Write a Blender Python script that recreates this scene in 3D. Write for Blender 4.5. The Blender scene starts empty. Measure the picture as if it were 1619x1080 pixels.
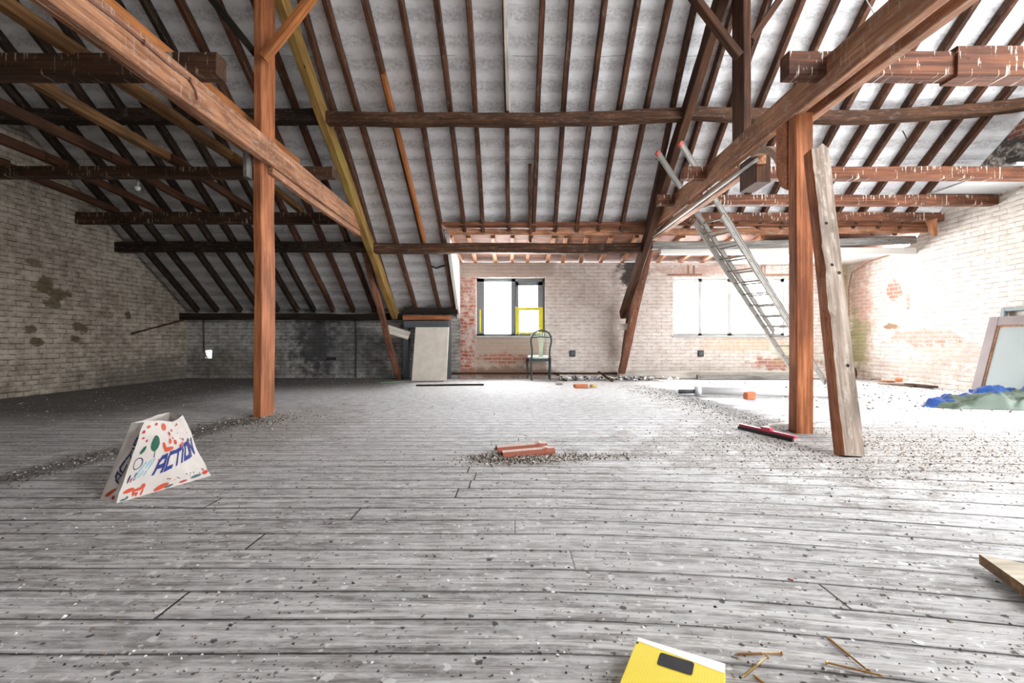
import bpy, bmesh, math, random
from mathutils import Vector, Matrix, noise as mnoise
sc = bpy.context.scene
C = sc.collection
R = random.Random(7)

# ------------------------------------------------------------------ camera, world, exposure
F = 720.0; CH = 0.78
cd = bpy.data.cameras.new('camera'); cam = bpy.data.objects.new('camera', cd); C.objects.link(cam)
cd.sensor_width = 36; cd.lens = 36*F/1619.0; cd.clip_start = 0.02
cam.location = (0, 0, CH); cam.rotation_euler = (math.pi/2, 0, 0)
sc.camera = cam
w = bpy.data.worlds.new('sky'); sc.world = w; w.use_nodes = True
bg = w.node_tree.nodes['Background']; bg.inputs[0].default_value = (0.93, 0.97, 1.0, 1); 
_t = w.node_tree; _tc = _t.nodes.new('ShaderNodeTexCoord'); _sx = _t.nodes.new('ShaderNodeSeparateXYZ'); _mr = _t.nodes.new('ShaderNodeMapRange')
_t.links.new(_tc.outputs['Generated'], _sx.inputs[0]); _t.links.new(_sx.outputs[1], _mr.inputs[0]); _mr.interpolation_type = 'SMOOTHSTEP'
_mr.inputs[1].default_value = 0.1; _mr.inputs[2].default_value = 0.95; _mr.inputs[3].default_value = 7.0; _mr.inputs[4].default_value = 26.0   # hazy bright sky behind the window wall
_t.links.new(_mr.outputs[0], bg.inputs[1])
sc.view_settings.view_transform = 'Standard'; sc.view_settings.look = 'None'
sc.view_settings.exposure = 1.6; sc.view_settings.gamma = 1
sc.cycles.diffuse_bounces = 6

YB = 9.68; XL = -6.92; XR = 7.13; YR = 2.6; YF = -4.5       # back wall, gables, ridge, front wall
EZ = 1.318; SL = 0.73
def roofz(y, off=0.0):
    return EZ + SL*(YB-y) + off if y >= YR else EZ + SL*(YB-YR) - SL*(YR-y) + off
def portal(x, y, z, sx, sy, rot):
    l = bpy.data.lights.new('daylight_portal', 'AREA'); l.shape = 'RECTANGLE'; l.size = sx; l.size_y = sy
    l.cycles.is_portal = True
    o = bpy.data.objects.new('daylight_portal', l); C.objects.link(o); o.location = (x, y, z); o.rotation_euler = rot
    return o
W1 = (-0.76, 0.706, 0.90, 2.137)      # left window opening in the back wall (x0,x1,z0,z1)
W2 = (3.434, 5.85, 0.90, 2.137)
GW = (1.8, 5.9, 0.4, 2.2)           # assumed opening in the right gable, out of view, added for side light (y0,y1,z0,z1)
for a in (W1, W2):
    portal((a[0]+a[1])/2, YB+0.2, (a[2]+a[3])/2, a[1]-a[0], a[3]-a[2], (-math.pi/2, 0, 0))
portal(XR+0.15, (GW[0]+GW[1])/2, (GW[2]+GW[3])/2, GW[3]-GW[2], GW[1]-GW[0], (0, math.pi/2, 0))
SK = [(4.0, 6.9, -1.6, 1.6)]   # assumed roof light in the near slope, out of view, brightens the right side (x0,x1,y0,y1)
SA = math.atan(SL)
for x0, x1, y0, y1 in SK:
    ym = (y0+y1)/2
    portal((x0+x1)/2, ym, roofz(ym)+0.2, x1-x0, (y1-y0)/math.cos(SA), (SA, 0, 0))

# ------------------------------------------------------------------ helpers
def tag(o, label=None, cat=None, group=None, kind=None):
    if label: o['label'] = label
    if cat: o['category'] = cat
    if group: o['group'] = group
    if kind: o['kind'] = kind
    return o
def empty(name, loc=(0,0,0), rz=0, **k):
    o = bpy.data.objects.new(name, None); C.objects.link(o); o.location = loc; o.rotation_euler = (0,0,rz)
    o.empty_display_size = 0.1
    return tag(o, **k)
def link(name, bm, mats, parent=None, smooth=False, **k):
    me = bpy.data.meshes.new(name); bmesh.ops.recalc_face_normals(bm, faces=bm.faces[:]) if k.pop('recalc', True) else None
    bm.to_mesh(me); bm.free()
    for m in (mats if isinstance(mats, (list, tuple)) else [mats]): me.materials.append(m)
    if smooth:
        for p in me.polygons: p.use_smooth = True
    o = bpy.data.objects.new(name, me); C.objects.link(o)
    if parent: o.parent = parent
    return tag(o, **k)
def pix(x, y, D): return Vector(((x-809.5)*D/F, D, CH+(540-y)*D/F))
def flo(x, y, z=0.0):
    D = (CH-z)*F/(y-540); return Vector(((x-809.5)*D/F, D, z))
def onroof(x, y, off=0.0):
    b = (540-y)/F; Y = (EZ-CH+SL*YB+off)/(b+SL); return Vector(((x-809.5)*Y/F, Y, CH+b*Y))
def box(bm, x0, x1, y0, y1, z0, z1, mi=0, M=None, bev=0.0):
    vs = [bm.verts.new(Vector(p)) for p in [(x0,y0,z0),(x1,y0,z0),(x1,y1,z0),(x0,y1,z0),(x0,y0,z1),(x1,y0,z1),(x1,y1,z1),(x0,y1,z1)]]
    fs = [bm.faces.new([vs[i] for i in f]) for f in [(0,3,2,1),(4,5,6,7),(0,1,5,4),(1,2,6,5),(2,3,7,6),(3,0,4,7)]]
    for f in fs: f.material_index = mi
    if bev:
        es = list({e for f in fs for e in f.edges})
        r = bmesh.ops.bevel(bm, geom=es, offset=bev, segments=1, affect='EDGES')
        vs = list({v for f in r['faces'] for v in f.verts})
        for f in r['faces']: f.material_index = mi
    if M is not None:
        for v in vs: v.co = M @ v.co
    return vs
def frame_mat(p0, p1, up=(0,0,1)):
    d = (Vector(p1)-Vector(p0)); L = d.length; x = d/L; u = Vector(up)
    y = u.cross(x); y.normalize(); z = x.cross(y)
    M = Matrix((x, y, z)).transposed().to_4x4(); M.translation = Vector(p0)
    return M, L
def beam_bm(L, w, h, rough=0.004, ch=0.008, seed=0, sag=0.0, seg=0.22, taper=0.0):
    bm = bmesh.new(); n = max(1, int(L/seg)); rings = []
    prof = []
    for sx, sz in ((-1,-1),(1,-1),(1,1),(-1,1)):
        cx, cz = sx*w/2, sz*h/2
        a = (cx-sx*ch, cz); b = (cx, cz-sz*ch)
        prof += ([a, b] if sx*sz < 0 else [b, a]) if False else ([b, a] if sx*sz > 0 else [a, b])
    # order around the section
    prof.sort(key=lambda p: math.atan2(p[1]/h, p[0]/w))
    for i in range(n+1):
        t = i/n; x = t*L; ring = []
        q = mnoise.noise_vector(Vector((x*0.8, seed*3.1, 0)))*rough*3
        s = sag*(4*t*(1-t))
        for k, (py, pz) in enumerate(prof):
            j = mnoise.noise_vector(Vector((x*3.0, k*1.7, seed*5.3+9)))*rough
            f = 1-taper*t
            ring.append(bm.verts.new((x, py*f+q.y+j.y, pz*f+q.z+j.z-s)))
        rings.append(ring)
    m = len(prof)
    for i in range(n):
        for k in range(m):
            bm.faces.new((rings[i][k], rings[i][(k+1)%m], rings[i+1][(k+1)%m], rings[i+1][k]))
    bm.faces.new(rings[0][::-1]); bm.faces.new(rings[-1])
    return bm
_seed = [0]
def beam(name, p0, p1, w, h, mat, label=None, cat=None, group=None, up=(0,0,1), parent=None, **k):
    """p0,p1: centre line ends; w across, h along `up`."""
    _seed[0] += 1
    M, L = frame_mat(p0, p1, up)
    o = link(name, beam_bm(L, w, h, seed=_seed[0], **k), mat, label=label, cat=cat, group=group)
    if parent is not None:
        o.parent = parent; o.matrix_world = M
        o.matrix_parent_inverse = Matrix.Identity(4)
        o.matrix_basis = parent.matrix_basis.inverted() @ M
    else: o.matrix_world = M
    return o
def tube(bm, pts, r, n=8, mi=0, cap=True, rs=None):
    pts = [Vector(p) for p in pts]; rings = []; up = Vector((0.13,0.21,1)).normalized()
    for i, p in enumerate(pts):
        d = (pts[min(i+1,len(pts)-1)]-pts[max(i-1,0)]).normalized()
        if abs(d.dot(up)) > .95: up = Vector((1,0.1,0)).normalized()
        a = d.cross(up).normalized(); b = d.cross(a); rr = rs[i] if rs else r
        rings.append([bm.verts.new(p+(a*math.cos(2*math.pi*k/n)+b*math.sin(2*math.pi*k/n))*rr) for k in range(n)])
    for i in range(len(pts)-1):
        for k in range(n):
            f = bm.faces.new((rings[i][k], rings[i][(k+1)%n], rings[i+1][(k+1)%n], rings[i+1][k])); f.material_index = mi
    if cap:
        bm.faces.new(rings[0][::-1]).material_index = mi; bm.faces.new(rings[-1]).material_index = mi
    return rings

# ------------------------------------------------------------------ material helpers
class NT:
    def __init__(s, name):
        s.mat = bpy.data.materials.new(name); s.mat.use_nodes = True; s.t = s.mat.node_tree
        s.b = s.t.nodes['Principled BSDF']; s.geo = None
    def put(s, sock, v):
        if v is None: return
        if isinstance(v, bpy.types.NodeSocket): s.t.links.new(v, sock)
        elif isinstance(v, (tuple, list)):
            if sock.type == 'RGBA' and len(v) == 3: v = (*v, 1)
            sock.default_value = v
        else: sock.default_value = v
    def n(s, typ, **k):
        nd = s.t.nodes.new('ShaderNode'+typ)
        for a, v in k.items():
            if a in ('i',): continue
            setattr(nd, a, v)
        for a, v in k.get('i', {}).items(): s.put(nd.inputs[a], v)
        return nd
    def m(s, op, a, b=None, c=None, clamp=False):
        nd = s.t.nodes.new('ShaderNodeMath'); nd.operation = op; nd.use_clamp = clamp
        s.put(nd.inputs[0], a)
        if b is not None: s.put(nd.inputs[1], b)
        if c is not None: s.put(nd.inputs[2], c)
        return nd.outputs[0]
    def mix(s, f, a, b, mode='MIX'):
        nd = s.t.nodes.new('ShaderNodeMix'); nd.data_type = 'RGBA'; nd.blend_type = mode
        s.put(nd.inputs[0], f); s.put(nd.inputs[6], a); s.put(nd.inputs[7], b); return nd.outputs[2]
    def ss(s, v, a, b, lo=0.0, hi=1.0):
        nd = s.t.nodes.new('ShaderNodeMapRange'); nd.interpolation_type = 'SMOOTHSTEP'
        s.put(nd.inputs[0], v); s.put(nd.inputs[1], a); s.put(nd.inputs[2], b); s.put(nd.inputs[3], lo); s.put(nd.inputs[4], hi)
        return nd.outputs[0]
    def xyz(s, v=None):
        if v is None: v = s.n('NewGeometry').outputs['Position']
        nd = s.n('SeparateXYZ', i={0: v}); return nd.outputs[0], nd.outputs[1], nd.outputs[2]
    def vec(s, x, y, z=0.0): return s.n('CombineXYZ', i={0: x, 1: y, 2: z}).outputs[0]
    def noise(s, vec, scale, detail=4, rough=.55, dist=0.0, out='Fac'):
        return s.n('TexNoise', i={'Vector': vec, 'Scale': scale, 'Detail': detail, 'Roughness': rough, 'Distortion': dist}).outputs[out]
    def rect(s, u, v, u0, u1, v0, v1, e=0.05):
        a = s.m('MULTIPLY', s.ss(u, u0-e, u0+e), s.ss(u, u1-e, u1+e, 1, 0))
        b = s.m('MULTIPLY', s.ss(v, v0-e, v0+e), s.ss(v, v1-e, v1+e, 1, 0))
        return s.m('MULTIPLY', a, b)
    def blob(s, u, v, cu, cv, ru, rv, nz, e=.35):
        du = s.m('DIVIDE', s.m('SUBTRACT', u, cu), ru); dv = s.m('DIVIDE', s.m('SUBTRACT', v, cv), rv)
        d = s.m('SQRT', s.m('ADD', s.m('MULTIPLY', du, du), s.m('MULTIPLY', dv, dv)))
        d = s.m('ADD', d, s.m('MULTIPLY', s.m('SUBTRACT', nz, .5), 3.4))
        return s.ss(d, 1-e*.7, 1+e*.7, 1, 0)
    def done(s, col, rough=.8, height=None, strength=.5, dist=.01, metal=0.0, spec=.3):
        s.put(s.b.inputs['Base Color'], col); s.put(s.b.inputs['Roughness'], rough)
        s.put(s.b.inputs['Metallic'], metal); s.put(s.b.inputs['Specular IOR Level'], spec)
        if height is not None:
            bp = s.n('Bump', i={'Strength': strength, 'Distance': dist, 'Height': height}); s.put(s.b.inputs['Normal'], bp.outputs[0])
        return s.mat
def plain(name, col, rough=.6, metal=0.0, var=.15, sc_=8, spec=.3):
    t = NT(name); co = t.n('TexCoord').outputs['Object']
    nz = t.noise(co, sc_, 5)
    c = t.mix(nz, tuple(c*(1-var) for c in col), tuple(min(1, c*(1+var)) for c in col))
    return t.done(c, rough, nz, .2, .003, metal, spec)
def wood(name, dark, light, drips=0.0, white=0.0, green=0.0, rough=.75, bump=.5, grain=1.0, dripcol=(.55,.5,.42)):
    t = NT(name); co = t.n('TexCoord').outputs['Object']; rnd = t.n('ObjectInfo').outputs['Random']
    x, y, z = t.xyz(co); off = t.m('MULTIPLY', rnd, 37.0)
    g = t.vec(t.m('ADD', t.m('MULTIPLY', x, 1.1), off), t.m('MULTIPLY', y, 26*grain), t.m('MULTIPLY', z, 26*grain))
    g1 = t.noise(g, 1.6, 6, .62, .35)
    big = t.noise(t.vec(t.m('ADD', t.m('MULTIPLY', x, .9), off), t.m('MULTIPLY', y, 3), t.m('MULTIPLY', z, 3)), 2.2, 4)
    c = t.mix(t.ss(g1, .33, .68), dark, light)
    c = t.mix(t.ss(big, .40, .70, 0, .7), c, tuple(q*.45 for q in dark))
    c = t.mix(t.m('MULTIPLY', t.ss(rnd, 0, 1), .3), c, tuple(q*.6 for q in light))
    # knots and nail holes
    vo = t.n('TexVoronoi', i={'Vector': t.vec(t.m('ADD', t.m('MULTIPLY', x, .5), off), y, z), 'Scale': 5.5}).outputs['Distance']
    c = t.mix(t.ss(vo, .035, .075, .85, 0), c, (.012,.007,.005))
    if green: c = t.mix(t.ss(t.noise(t.vec(t.m('ADD',x,off), y, z), 1.3, 3), .55, .75, 0, green), c, (.22,.25,.05))
    if white: c = t.mix(t.ss(t.noise(t.vec(t.m('ADD', t.m('MULTIPLY',x,3.0), off), t.m('MULTIPLY',y,9), t.m('MULTIPLY',z,9)), 3.0, 6, .7), .52, .66, 0, white), c, (.5,.46,.4))
    if drips:
        d = t.noise(t.vec(t.m('ADD', t.m('MULTIPLY', x, 42), off), t.m('MULTIPLY', y, 2), t.m('MULTIPLY', z, 5)), 1.0, 4, .65)
        cl = t.noise(t.vec(t.m('ADD', x, off), 0, 0), 1.7, 2)
        th = t.m('SUBTRACT', t.m('SUBTRACT', .69, t.m('MULTIPLY', z, .25)), t.m('MULTIPLY', cl, .20))
        c = t.mix(t.m('MULTIPLY', t.ss(t.m('SUBTRACT', d, th), 0, .05), drips), c, dripcol)
    return t.done(c, rough, t.m('ADD', g1, t.m('MULTIPLY', big, .5)), bump, .006, spec=.25)

MW = {}
MW['rafter'] = wood('rafter wood', (.030,.013,.007), (.145,.056,.026), white=.15)
MW['rafter_black'] = wood('sooty rafter wood', (.010,.006,.004), (.048,.025,.014), white=.1)
MW['orange'] = wood('fresh orange softwood', (.30,.095,.025), (.52,.20,.065))
MW['post'] = wood('reddish softwood', (.23,.066,.022), (.50,.19,.08), bump=.4)
MW['plate'] = wood('red-brown plate beam wood', (.20,.075,.035), (.50,.25,.135), drips=.25, white=.3)
MW['joist'] = wood('red-brown joist wood with droppings', (.065,.022,.012), (.20,.075,.036), drips=1.0)
MW['joist_dark'] = wood('dark joist wood with droppings', (.022,.011,.006), (.10,.045,.022), drips=.5)
MW['purlin'] = wood('dark purlin wood', (.026,.012,.007), (.125,.055,.026), white=.12)
MW['yellow'] = wood('yellow-green softwood', (.22,.12,.03), (.42,.26,.08), green=.8)
MW['brown'] = wood('dark brown post wood', (.035,.014,.007), (.115,.048,.022))
MW['weathered'] = wood('weathered grey-brown board', (.20,.145,.11), (.42,.34,.28), white=.5)
MW['grey'] = wood('grey old board', (.12,.11,.10), (.36,.34,.32), white=.3)
MW['pale'] = wood('pale board', (.42,.38,.33), (.68,.63,.56))
MW['leg'] = wood('reddish-brown leg wood', (.10,.035,.018), (.30,.125,.07), white=.2)
MW['tan'] = wood('tan old softwood', (.10,.045,.016), (.27,.14,.055))
MW['black'] = wood('charred black timber', (.008,.006,.005), (.035,.022,.014))
MW['dormer'] = wood('orange dormer joist wood', (.24,.09,.035), (.50,.22,.10), white=.2)

def brickmat(name, axis, paint0, paint1, joint, patches=(), redness=.0, extra=None, jstr=1.0, hdr=.5):
    """painted brickwork; axis 0: wall runs along x, 1: along y. patches: list of fn(t,u,v,nz)->(mask, kind)."""
    t = NT(name); X, Y, Z = t.xyz(); u = X if axis == 0 else Y
    base = t.vec(u, Z)
    n1 = t.noise(base, 3.5, 3, .5); n2 = t.noise(t.vec(u, Z, 5.0), 9, 3, .5)
    uu = t.m('ADD', u, t.m('MULTIPLY', t.m('SUBTRACT', n2, .5), .035))
    vv = t.m('ADD', Z, t.m('ADD', t.m('MULTIPLY', t.m('SUBTRACT', n1, .5), .022), t.m('MULTIPLY', t.m('SUBTRACT', n2, .5), .012)))
    bc = t.vec(uu, vv)
    br = t.n('TexBrick', offset=.5, i={'Vector': bc, 'Scale': 1.0, 'Mortar Size': .009, 'Mortar Smooth': .35, 'Bias': -.1, 'Brick Width': .205, 'Row Height': .075,
             'Color1': (.38,.085,.045), 'Color2': (.20,.045,.03), 'Mortar': (.55,.5,.44)})
    fac = br.outputs['Fac']
    fr = t.m('FRACT', t.m('DIVIDE', vv, .075))
    row = t.m('ABSOLUTE', t.m('SUBTRACT', fr, .5))          # .5 at the joint
    rowm = t.ss(row, .40, .49)
    fine = t.noise(base, 40, 6, .7); mid = t.noise(t.vec(u, Z, 2.0), 6, 5, .6); big = t.noise(t.vec(u, Z, 9.0), 1.1, 4, .6)
    c = t.mix(t.ss(t.m('ADD', t.m('MULTIPLY', mid, .6), t.m('MULTIPLY', big, .4)), .35, .62), paint0, paint1)
    perb = t.n('TexBrick', offset=.5, i={'Vector': bc, 'Scale': 1.0, 'Mortar Size': 0.0, 'Bias': 0, 'Brick Width': .205, 'Row Height': .075, 'Color1': (0,0,0), 'Color2': (1,1,1), 'Mortar': (.5,.5,.5)})
    c = t.mix(t.m('MULTIPLY', t.n('SeparateColor', i={0: perb.outputs['Color']}).outputs[0], .22), c, tuple(q*.62 for q in paint1))
    c = t.mix(t.ss(fine, .35, .75, .25, 0), c, joint)
    jn = t.ss(t.m('ADD', t.m('MULTIPLY', n2, .6), t.m('MULTIPLY', fine, .4)), .42, .56)
    jm = t.m('MAXIMUM', t.m('MULTIPLY', rowm, .8), t.m('MULTIPLY', fac, .5))
    c = t.mix(t.m('MULTIPLY', t.m('MULTIPLY', jm, jn), jstr), c, joint)
    # red bricks where the paint is gone
    red = t.mix(t.ss(fine, .3, .7, 0, .5), br.outputs['Color'], (.50,.22,.13))
    nzb = t.noise(t.vec(u, Z, 3.0), 5, 6, .7)
    rm = t.m('MULTIPLY', t.ss(nzb, .74, .78), redness) if redness else None
    for fn in patches:
        mask, kind = fn(t, u, Z, nzb)
        if kind == 'red': c = t.mix(mask, c, red)
        elif isinstance(kind, tuple): c = t.mix(mask, c, kind)
    if rm: c = t.mix(rm, c, red)
    h = t.m('ADD', t.m('MULTIPLY', t.m('SUBTRACT', 1, fac), .7), t.m('ADD', t.m('MULTIPLY', fine, .25), t.m('MULTIPLY', t.m('SUBTRACT', .5, row), 1.2)))
    return t.done(c, .9, h, hdr, .012, spec=.15)

bl = lambda cu, cv, ru, rv, kind, amt=1.0, e=.35: (lambda t, u, v, nz: (t.m('MULTIPLY', t.blob(u, v, cu, cv, ru, rv, nz, e), amt), kind))
rc = lambda u0, u1, v0, v1, kind, amt=1.0, e=.05: (lambda t, u, v, nz: (t.m('MULTIPLY', t.rect(u, v, u0, u1, v0, v1, e), amt), kind))
def redbrick(u0, u1, v0, v1, amt=1.0):
    def f(t, u, v, nz):
        return t.m('MULTIPLY', t.rect(u, v, u0, u1, v0, v1, .04), t.ss(nz, .40, .56, .25*amt, amt)), 'red'
    return f
M_left = brickmat('whitewashed brick of left gable', 1, (.26,.215,.165), (.56,.49,.405), (.035,.022,.016), [
    bl(6.75, 1.62, .16, .12, (.10,.075,.035), .85), bl(6.95, 1.50, .16, .09, (.10,.075,.035), .85), bl(6.6, 1.92, .12, .06, (.11,.08,.04), .7),
    bl(6.85, 1.35, .12, .07, (.10,.075,.04), .8), bl(7.3, 1.0, .12, .09, (.09,.065,.035), .85), bl(6.55, .95, .10, .06, (.09,.065,.035), .85), bl(6.6, .78, .10, .06, (.09,.065,.035), .85), bl(7.2, .83, .08, .06, (.09,.065,.035), .8),
    bl(5.9, 1.45, .15, .05, (.09,.05,.03), .8), bl(8.2, 1.25, .06, .06, (.05,.03,.02), .8), bl(8.9, 0.1, 1.4, .35, (.10,.09,.075), .7, .7)], redness=.15, jstr=1.1, hdr=.8)
M_knee = brickmat('sooty brick of low back wall', 0, (.22,.205,.195), (.52,.50,.47), (.05,.042,.038), [
    bl(-4.2, .75, .42, .6, (.025,.025,.027), .8, .8), bl(-3.4, .6, .9, .5, (.06,.06,.065), .5, .7), bl(-6.0, .3, 1.0, .3, (.09,.075,.05), .5, .7)], jstr=1.1, hdr=.8)
M_back = brickmat('whitewashed brick of window wall', 0, (.66,.58,.53), (.84,.79,.74), (.22,.16,.13), [
    redbrick(-1.4, -.78, .0, 1.55), redbrick(-1.1, -.76, 1.5, 2.15, .8), rc(-.78, .72, .0, .9, (.40,.31,.245), .85), bl(-.2, .42, .5, .12, 'red', .75),
    rc(-1.1, .9, 2.16, 2.5, (.42,.35,.30), .7), bl(2.55, 2.25, .28, .35, (.04,.035,.03), .95, .5), bl(-.1, .12, 1.0, .12, (.20,.12,.09), .8, .6),
    bl(4.9, .72, .9, .16, (.55,.36,.2), .45, .6), bl(5.7, .32, .6, .14, 'red', .8), bl(4.2, 2.3, 1.2, .1, 'red', .4), bl(7.0, .8, .35, 1.0, 'red', .8), bl(7.05, 1.9, .45, .8, (.40,.30,.14), .7),
    bl(6.9, .55, .22, .5, (.20,.27,.08), .55, .6), bl(6.0, .5, .5, .18, (.30,.34,.12), .3, .6), bl(2.2, 1.2, .12, 1.2, (.3,.25,.22), .5, .6)], redness=.12)
M_right = brickmat('whitewashed brick of right gable', 1, (.60,.53,.46), (.78,.73,.67), (.25,.18,.14), [
    bl(9.3, 1.3, .25, 1.4, 'red', .6, .6), bl(9.4, .75, .26, .6, (.22,.28,.09), .55, .5), bl(8.5, 1.72, .16, .2, 'red', .8), bl(8.2, 1.5, .05, .16, 'red', .7),
    bl(7.9, .86, .75, .13, 'red', .55), bl(8.55, 1.06, .2, .05, (.26,.14,.07), .9), bl(7.3, .58, .7, .2, 'red', .35), bl(8.0, .3, .8, .15, 'red', .25),
    bl(5.7, 3.75, 1.3, .6, (.05,.042,.038), .95, .4), bl(6.3, 3.9, .35, .2, 'red', .6)], redness=.25, hdr=.6)
M_plaster = plain('old white plaster', (.72,.69,.65), .9, var=.12, sc_=5)

def floor_mat():
    t = NT('weathered grey floorboards'); X, Y, Z = t.xyz()
    PW = .142
    b = t.m('POWER', t.m('MAXIMUM', t.m('SUBTRACT', X, .1), 0.0001), 1.5)
    fade = t.ss(Y, 1.2, 3.4, 1, 0)
    v = t.m('ADD', Y, t.m('MULTIPLY', t.m('MULTIPLY', b, .12), fade))
    v = t.m('ADD', v, t.m('MULTIPLY', t.m('SUBTRACT', t.noise(t.vec(t.m('MULTIPLY', X, .6), Y), 1.0, 1), .5), .03))
    q = t.m('DIVIDE', v, PW); row = t.m('FLOOR', q); fr = t.m('SUBTRACT', q, row)
    rr = t.n('TexWhiteNoise', noise_dimensions='1D', i={'W': row}).outputs['Value']
    xq = t.m('DIVIDE', t.m('ADD', X, t.m('MULTIPLY', rr, 9.0)), 3.6); xc = t.m('FLOOR', xq); xf = t.m('SUBTRACT', xq, xc)
    bid = t.m('ADD', t.m('MULTIPLY', row, 7.13), t.m('MULTIPLY', xc, 3.7))
    br = t.n('TexWhiteNoise', noise_dimensions='1D', i={'W': bid}).outputs['Value']
    gx = t.m('ADD', X, t.m('MULTIPLY', br, 50))
    gv = t.vec(t.m('MULTIPLY', gx, 1.0), t.m('MULTIPLY', v, 24), br)
    g1 = t.noise(gv, 1.5, 8, .68, .8)
    g2 = t.noise(t.vec(t.m('MULTIPLY', gx, 2.2), t.m('MULTIPLY', v, 95), br), 1.5, 5, .7, .4)
    wv = t.n('TexWave', wave_type='RINGS', rings_direction='SPHERICAL', i={'Vector': t.vec(t.m('MULTIPLY', t.m('SUBTRACT', t.m('FRACT', t.m('DIVIDE', gx, 1.1)), .5), 1.1), t.m('MULTIPLY', t.m('SUBTRACT', fr, .5), 1.5)), 'Scale': 9.0, 'Distortion': 3.0, 'Detail': 3, 'Detail Scale': 1.5}).outputs['Fac']
    cloud = t.noise(t.vec(X, Y), .8, 4, .6); cl2 = t.noise(t.vec(X, Y, 4.0), 4, 5, .65)
    c = t.mix(t.ss(g1, .37, .60), (.135,.122,.113), (.58,.555,.535))
    sm1 = t.noise(t.vec(t.m('MULTIPLY', gx, 1.6), t.m('MULTIPLY', v, 9), 4.4), 2.4, 6, .7, .5)
    c = t.mix(t.ss(sm1, .55, .68, 0, .6), c, (.10,.088,.08))
    c = t.mix(t.ss(sm1, .30, .42, .55, 0), c, (.62,.60,.585))
    c = t.mix(t.ss(g2, .48, .60, 0, .72), c, (.085,.073,.066))
    g3 = t.noise(t.vec(t.m('MULTIPLY', gx, .8), t.m('MULTIPLY', v, 150), br), 1.0, 3, .6, .2)
    c = t.mix(t.ss(g3, .60, .68, 0, .7), c, (.05,.042,.038))
    c = t.mix(t.ss(wv, .15, .5, .32, 0), c, (.12,.10,.09))
    c = t.mix(t.m('MULTIPLY', br, .4), c, (.17,.15,.14))
    c = t.mix(t.ss(cloud, .38, .62, 0, .3), c, (.52,.50,.49))
    # whitish dust, with window glare painted in farther back and towards the right
    far = t.ss(t.m('ADD', Y, t.m('MULTIPLY', X, .5)), 1.3, 5.0)
    left = t.ss(X, -5.5, -1.5, .12, 1)
    dustn = t.ss(t.noise(t.vec(t.m('MULTIPLY', X, 2.5), t.m('MULTIPLY', Y, 7), 2.0), 3.5, 7, .72), .40, .60)
    c = t.mix(t.m('MULTIPLY', t.m('MULTIPLY', t.m('MULTIPLY', t.m('MAXIMUM', far, .35), dustn), left), .95), c, (.74,.73,.73))
    c = t.mix(t.m('MULTIPLY', far, t.m('MULTIPLY', left, .42)), c, (.70,.69,.69))
    # darker brown under the eaves and along the left gable
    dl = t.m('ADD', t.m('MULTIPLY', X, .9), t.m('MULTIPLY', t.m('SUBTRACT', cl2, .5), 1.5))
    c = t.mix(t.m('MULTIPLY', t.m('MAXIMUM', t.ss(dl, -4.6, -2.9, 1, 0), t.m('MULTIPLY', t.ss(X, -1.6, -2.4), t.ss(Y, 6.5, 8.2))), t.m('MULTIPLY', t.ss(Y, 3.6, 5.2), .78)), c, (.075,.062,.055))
    # grit patches, brown
    gr = t.noise(t.vec(X, Y, 8.0), 38, 4, .8)
    pm = t.blob(X, Y, 3.2, 3.3, 2.3, 1.0, cl2, .5)
    pm = t.m('MAXIMUM', pm, t.m('MULTIPLY', t.blob(X, Y, 2.3, 5.2, .5, 2.6, cl2, .5), .8))
    pm = t.m('MAXIMUM', pm, t.blob(X, Y, .05, 3.0, .38, .17, cl2, .5))
    pm = t.m('MAXIMUM', pm, t.m('MULTIPLY', t.blob(X, Y, -2.2, 4.2, .7, 1.4, cl2, .6), .8))
    pm = t.m('MULTIPLY', pm, t.ss(gr, .38, .60))
    c = t.mix(t.m('MULTIPLY', pm, .62), c, t.mix(t.noise(t.vec(X, Y), 70, 2), (.14,.10,.07), (.44,.35,.27)))
    for cx, ya, yb, sg in ((-2.78, 1.9, 4.75, -.13), (2.42, 3.2, 7.6, -.02)):  # left stripe is a soft shadow painted on the boards; right is dirt
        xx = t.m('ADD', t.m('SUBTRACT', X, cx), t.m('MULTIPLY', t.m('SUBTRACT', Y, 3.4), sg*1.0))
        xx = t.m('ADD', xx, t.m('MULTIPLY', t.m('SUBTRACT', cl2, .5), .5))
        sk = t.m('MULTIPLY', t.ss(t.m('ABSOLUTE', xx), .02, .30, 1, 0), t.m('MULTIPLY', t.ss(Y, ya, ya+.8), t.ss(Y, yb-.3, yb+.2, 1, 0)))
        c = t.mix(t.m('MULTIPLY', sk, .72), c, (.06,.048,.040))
    # bird droppings: ragged white splats and rings
    def splats(scale, thr, r0, col, amt, ring=False, st=1.0, zz=0.0):
        wx = t.m('ADD', X, t.m('MULTIPLY', t.m('SUBTRACT', t.noise(t.vec(X, Y, zz), scale*2.2, 4, .7), .5), .75/scale))
        wy = t.m('ADD', Y, t.m('MULTIPLY', t.m('SUBTRACT', t.noise(t.vec(X, Y, zz+3), scale*2.2, 4, .7), .5), .75/scale))
        vo = t.n('TexVoronoi', i={'Vector': t.vec(wx, wy, zz), 'Scale': scale}); 
        vo.voronoi_dimensions = '3D'
        d = vo.outputs['Distance']; rc_ = t.n('SeparateColor', i={0: vo.outputs['Color']})
        size = t.m('MULTIPLY', r0, t.m('ADD', .35, rc_.outputs[1]))
        mk = t.ss(t.m('DIVIDE', d, size), .75, 1.05, 1, 0)
        if ring: mk = t.m('MULTIPLY', mk, t.ss(t.m('DIVIDE', d, size), .35, .7, .35, 1))
        mk = t.m('MULTIPLY', mk, t.m('GREATER_THAN', rc_.outputs[0], thr))
        return t.m('MULTIPLY', mk, amt), col
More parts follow.
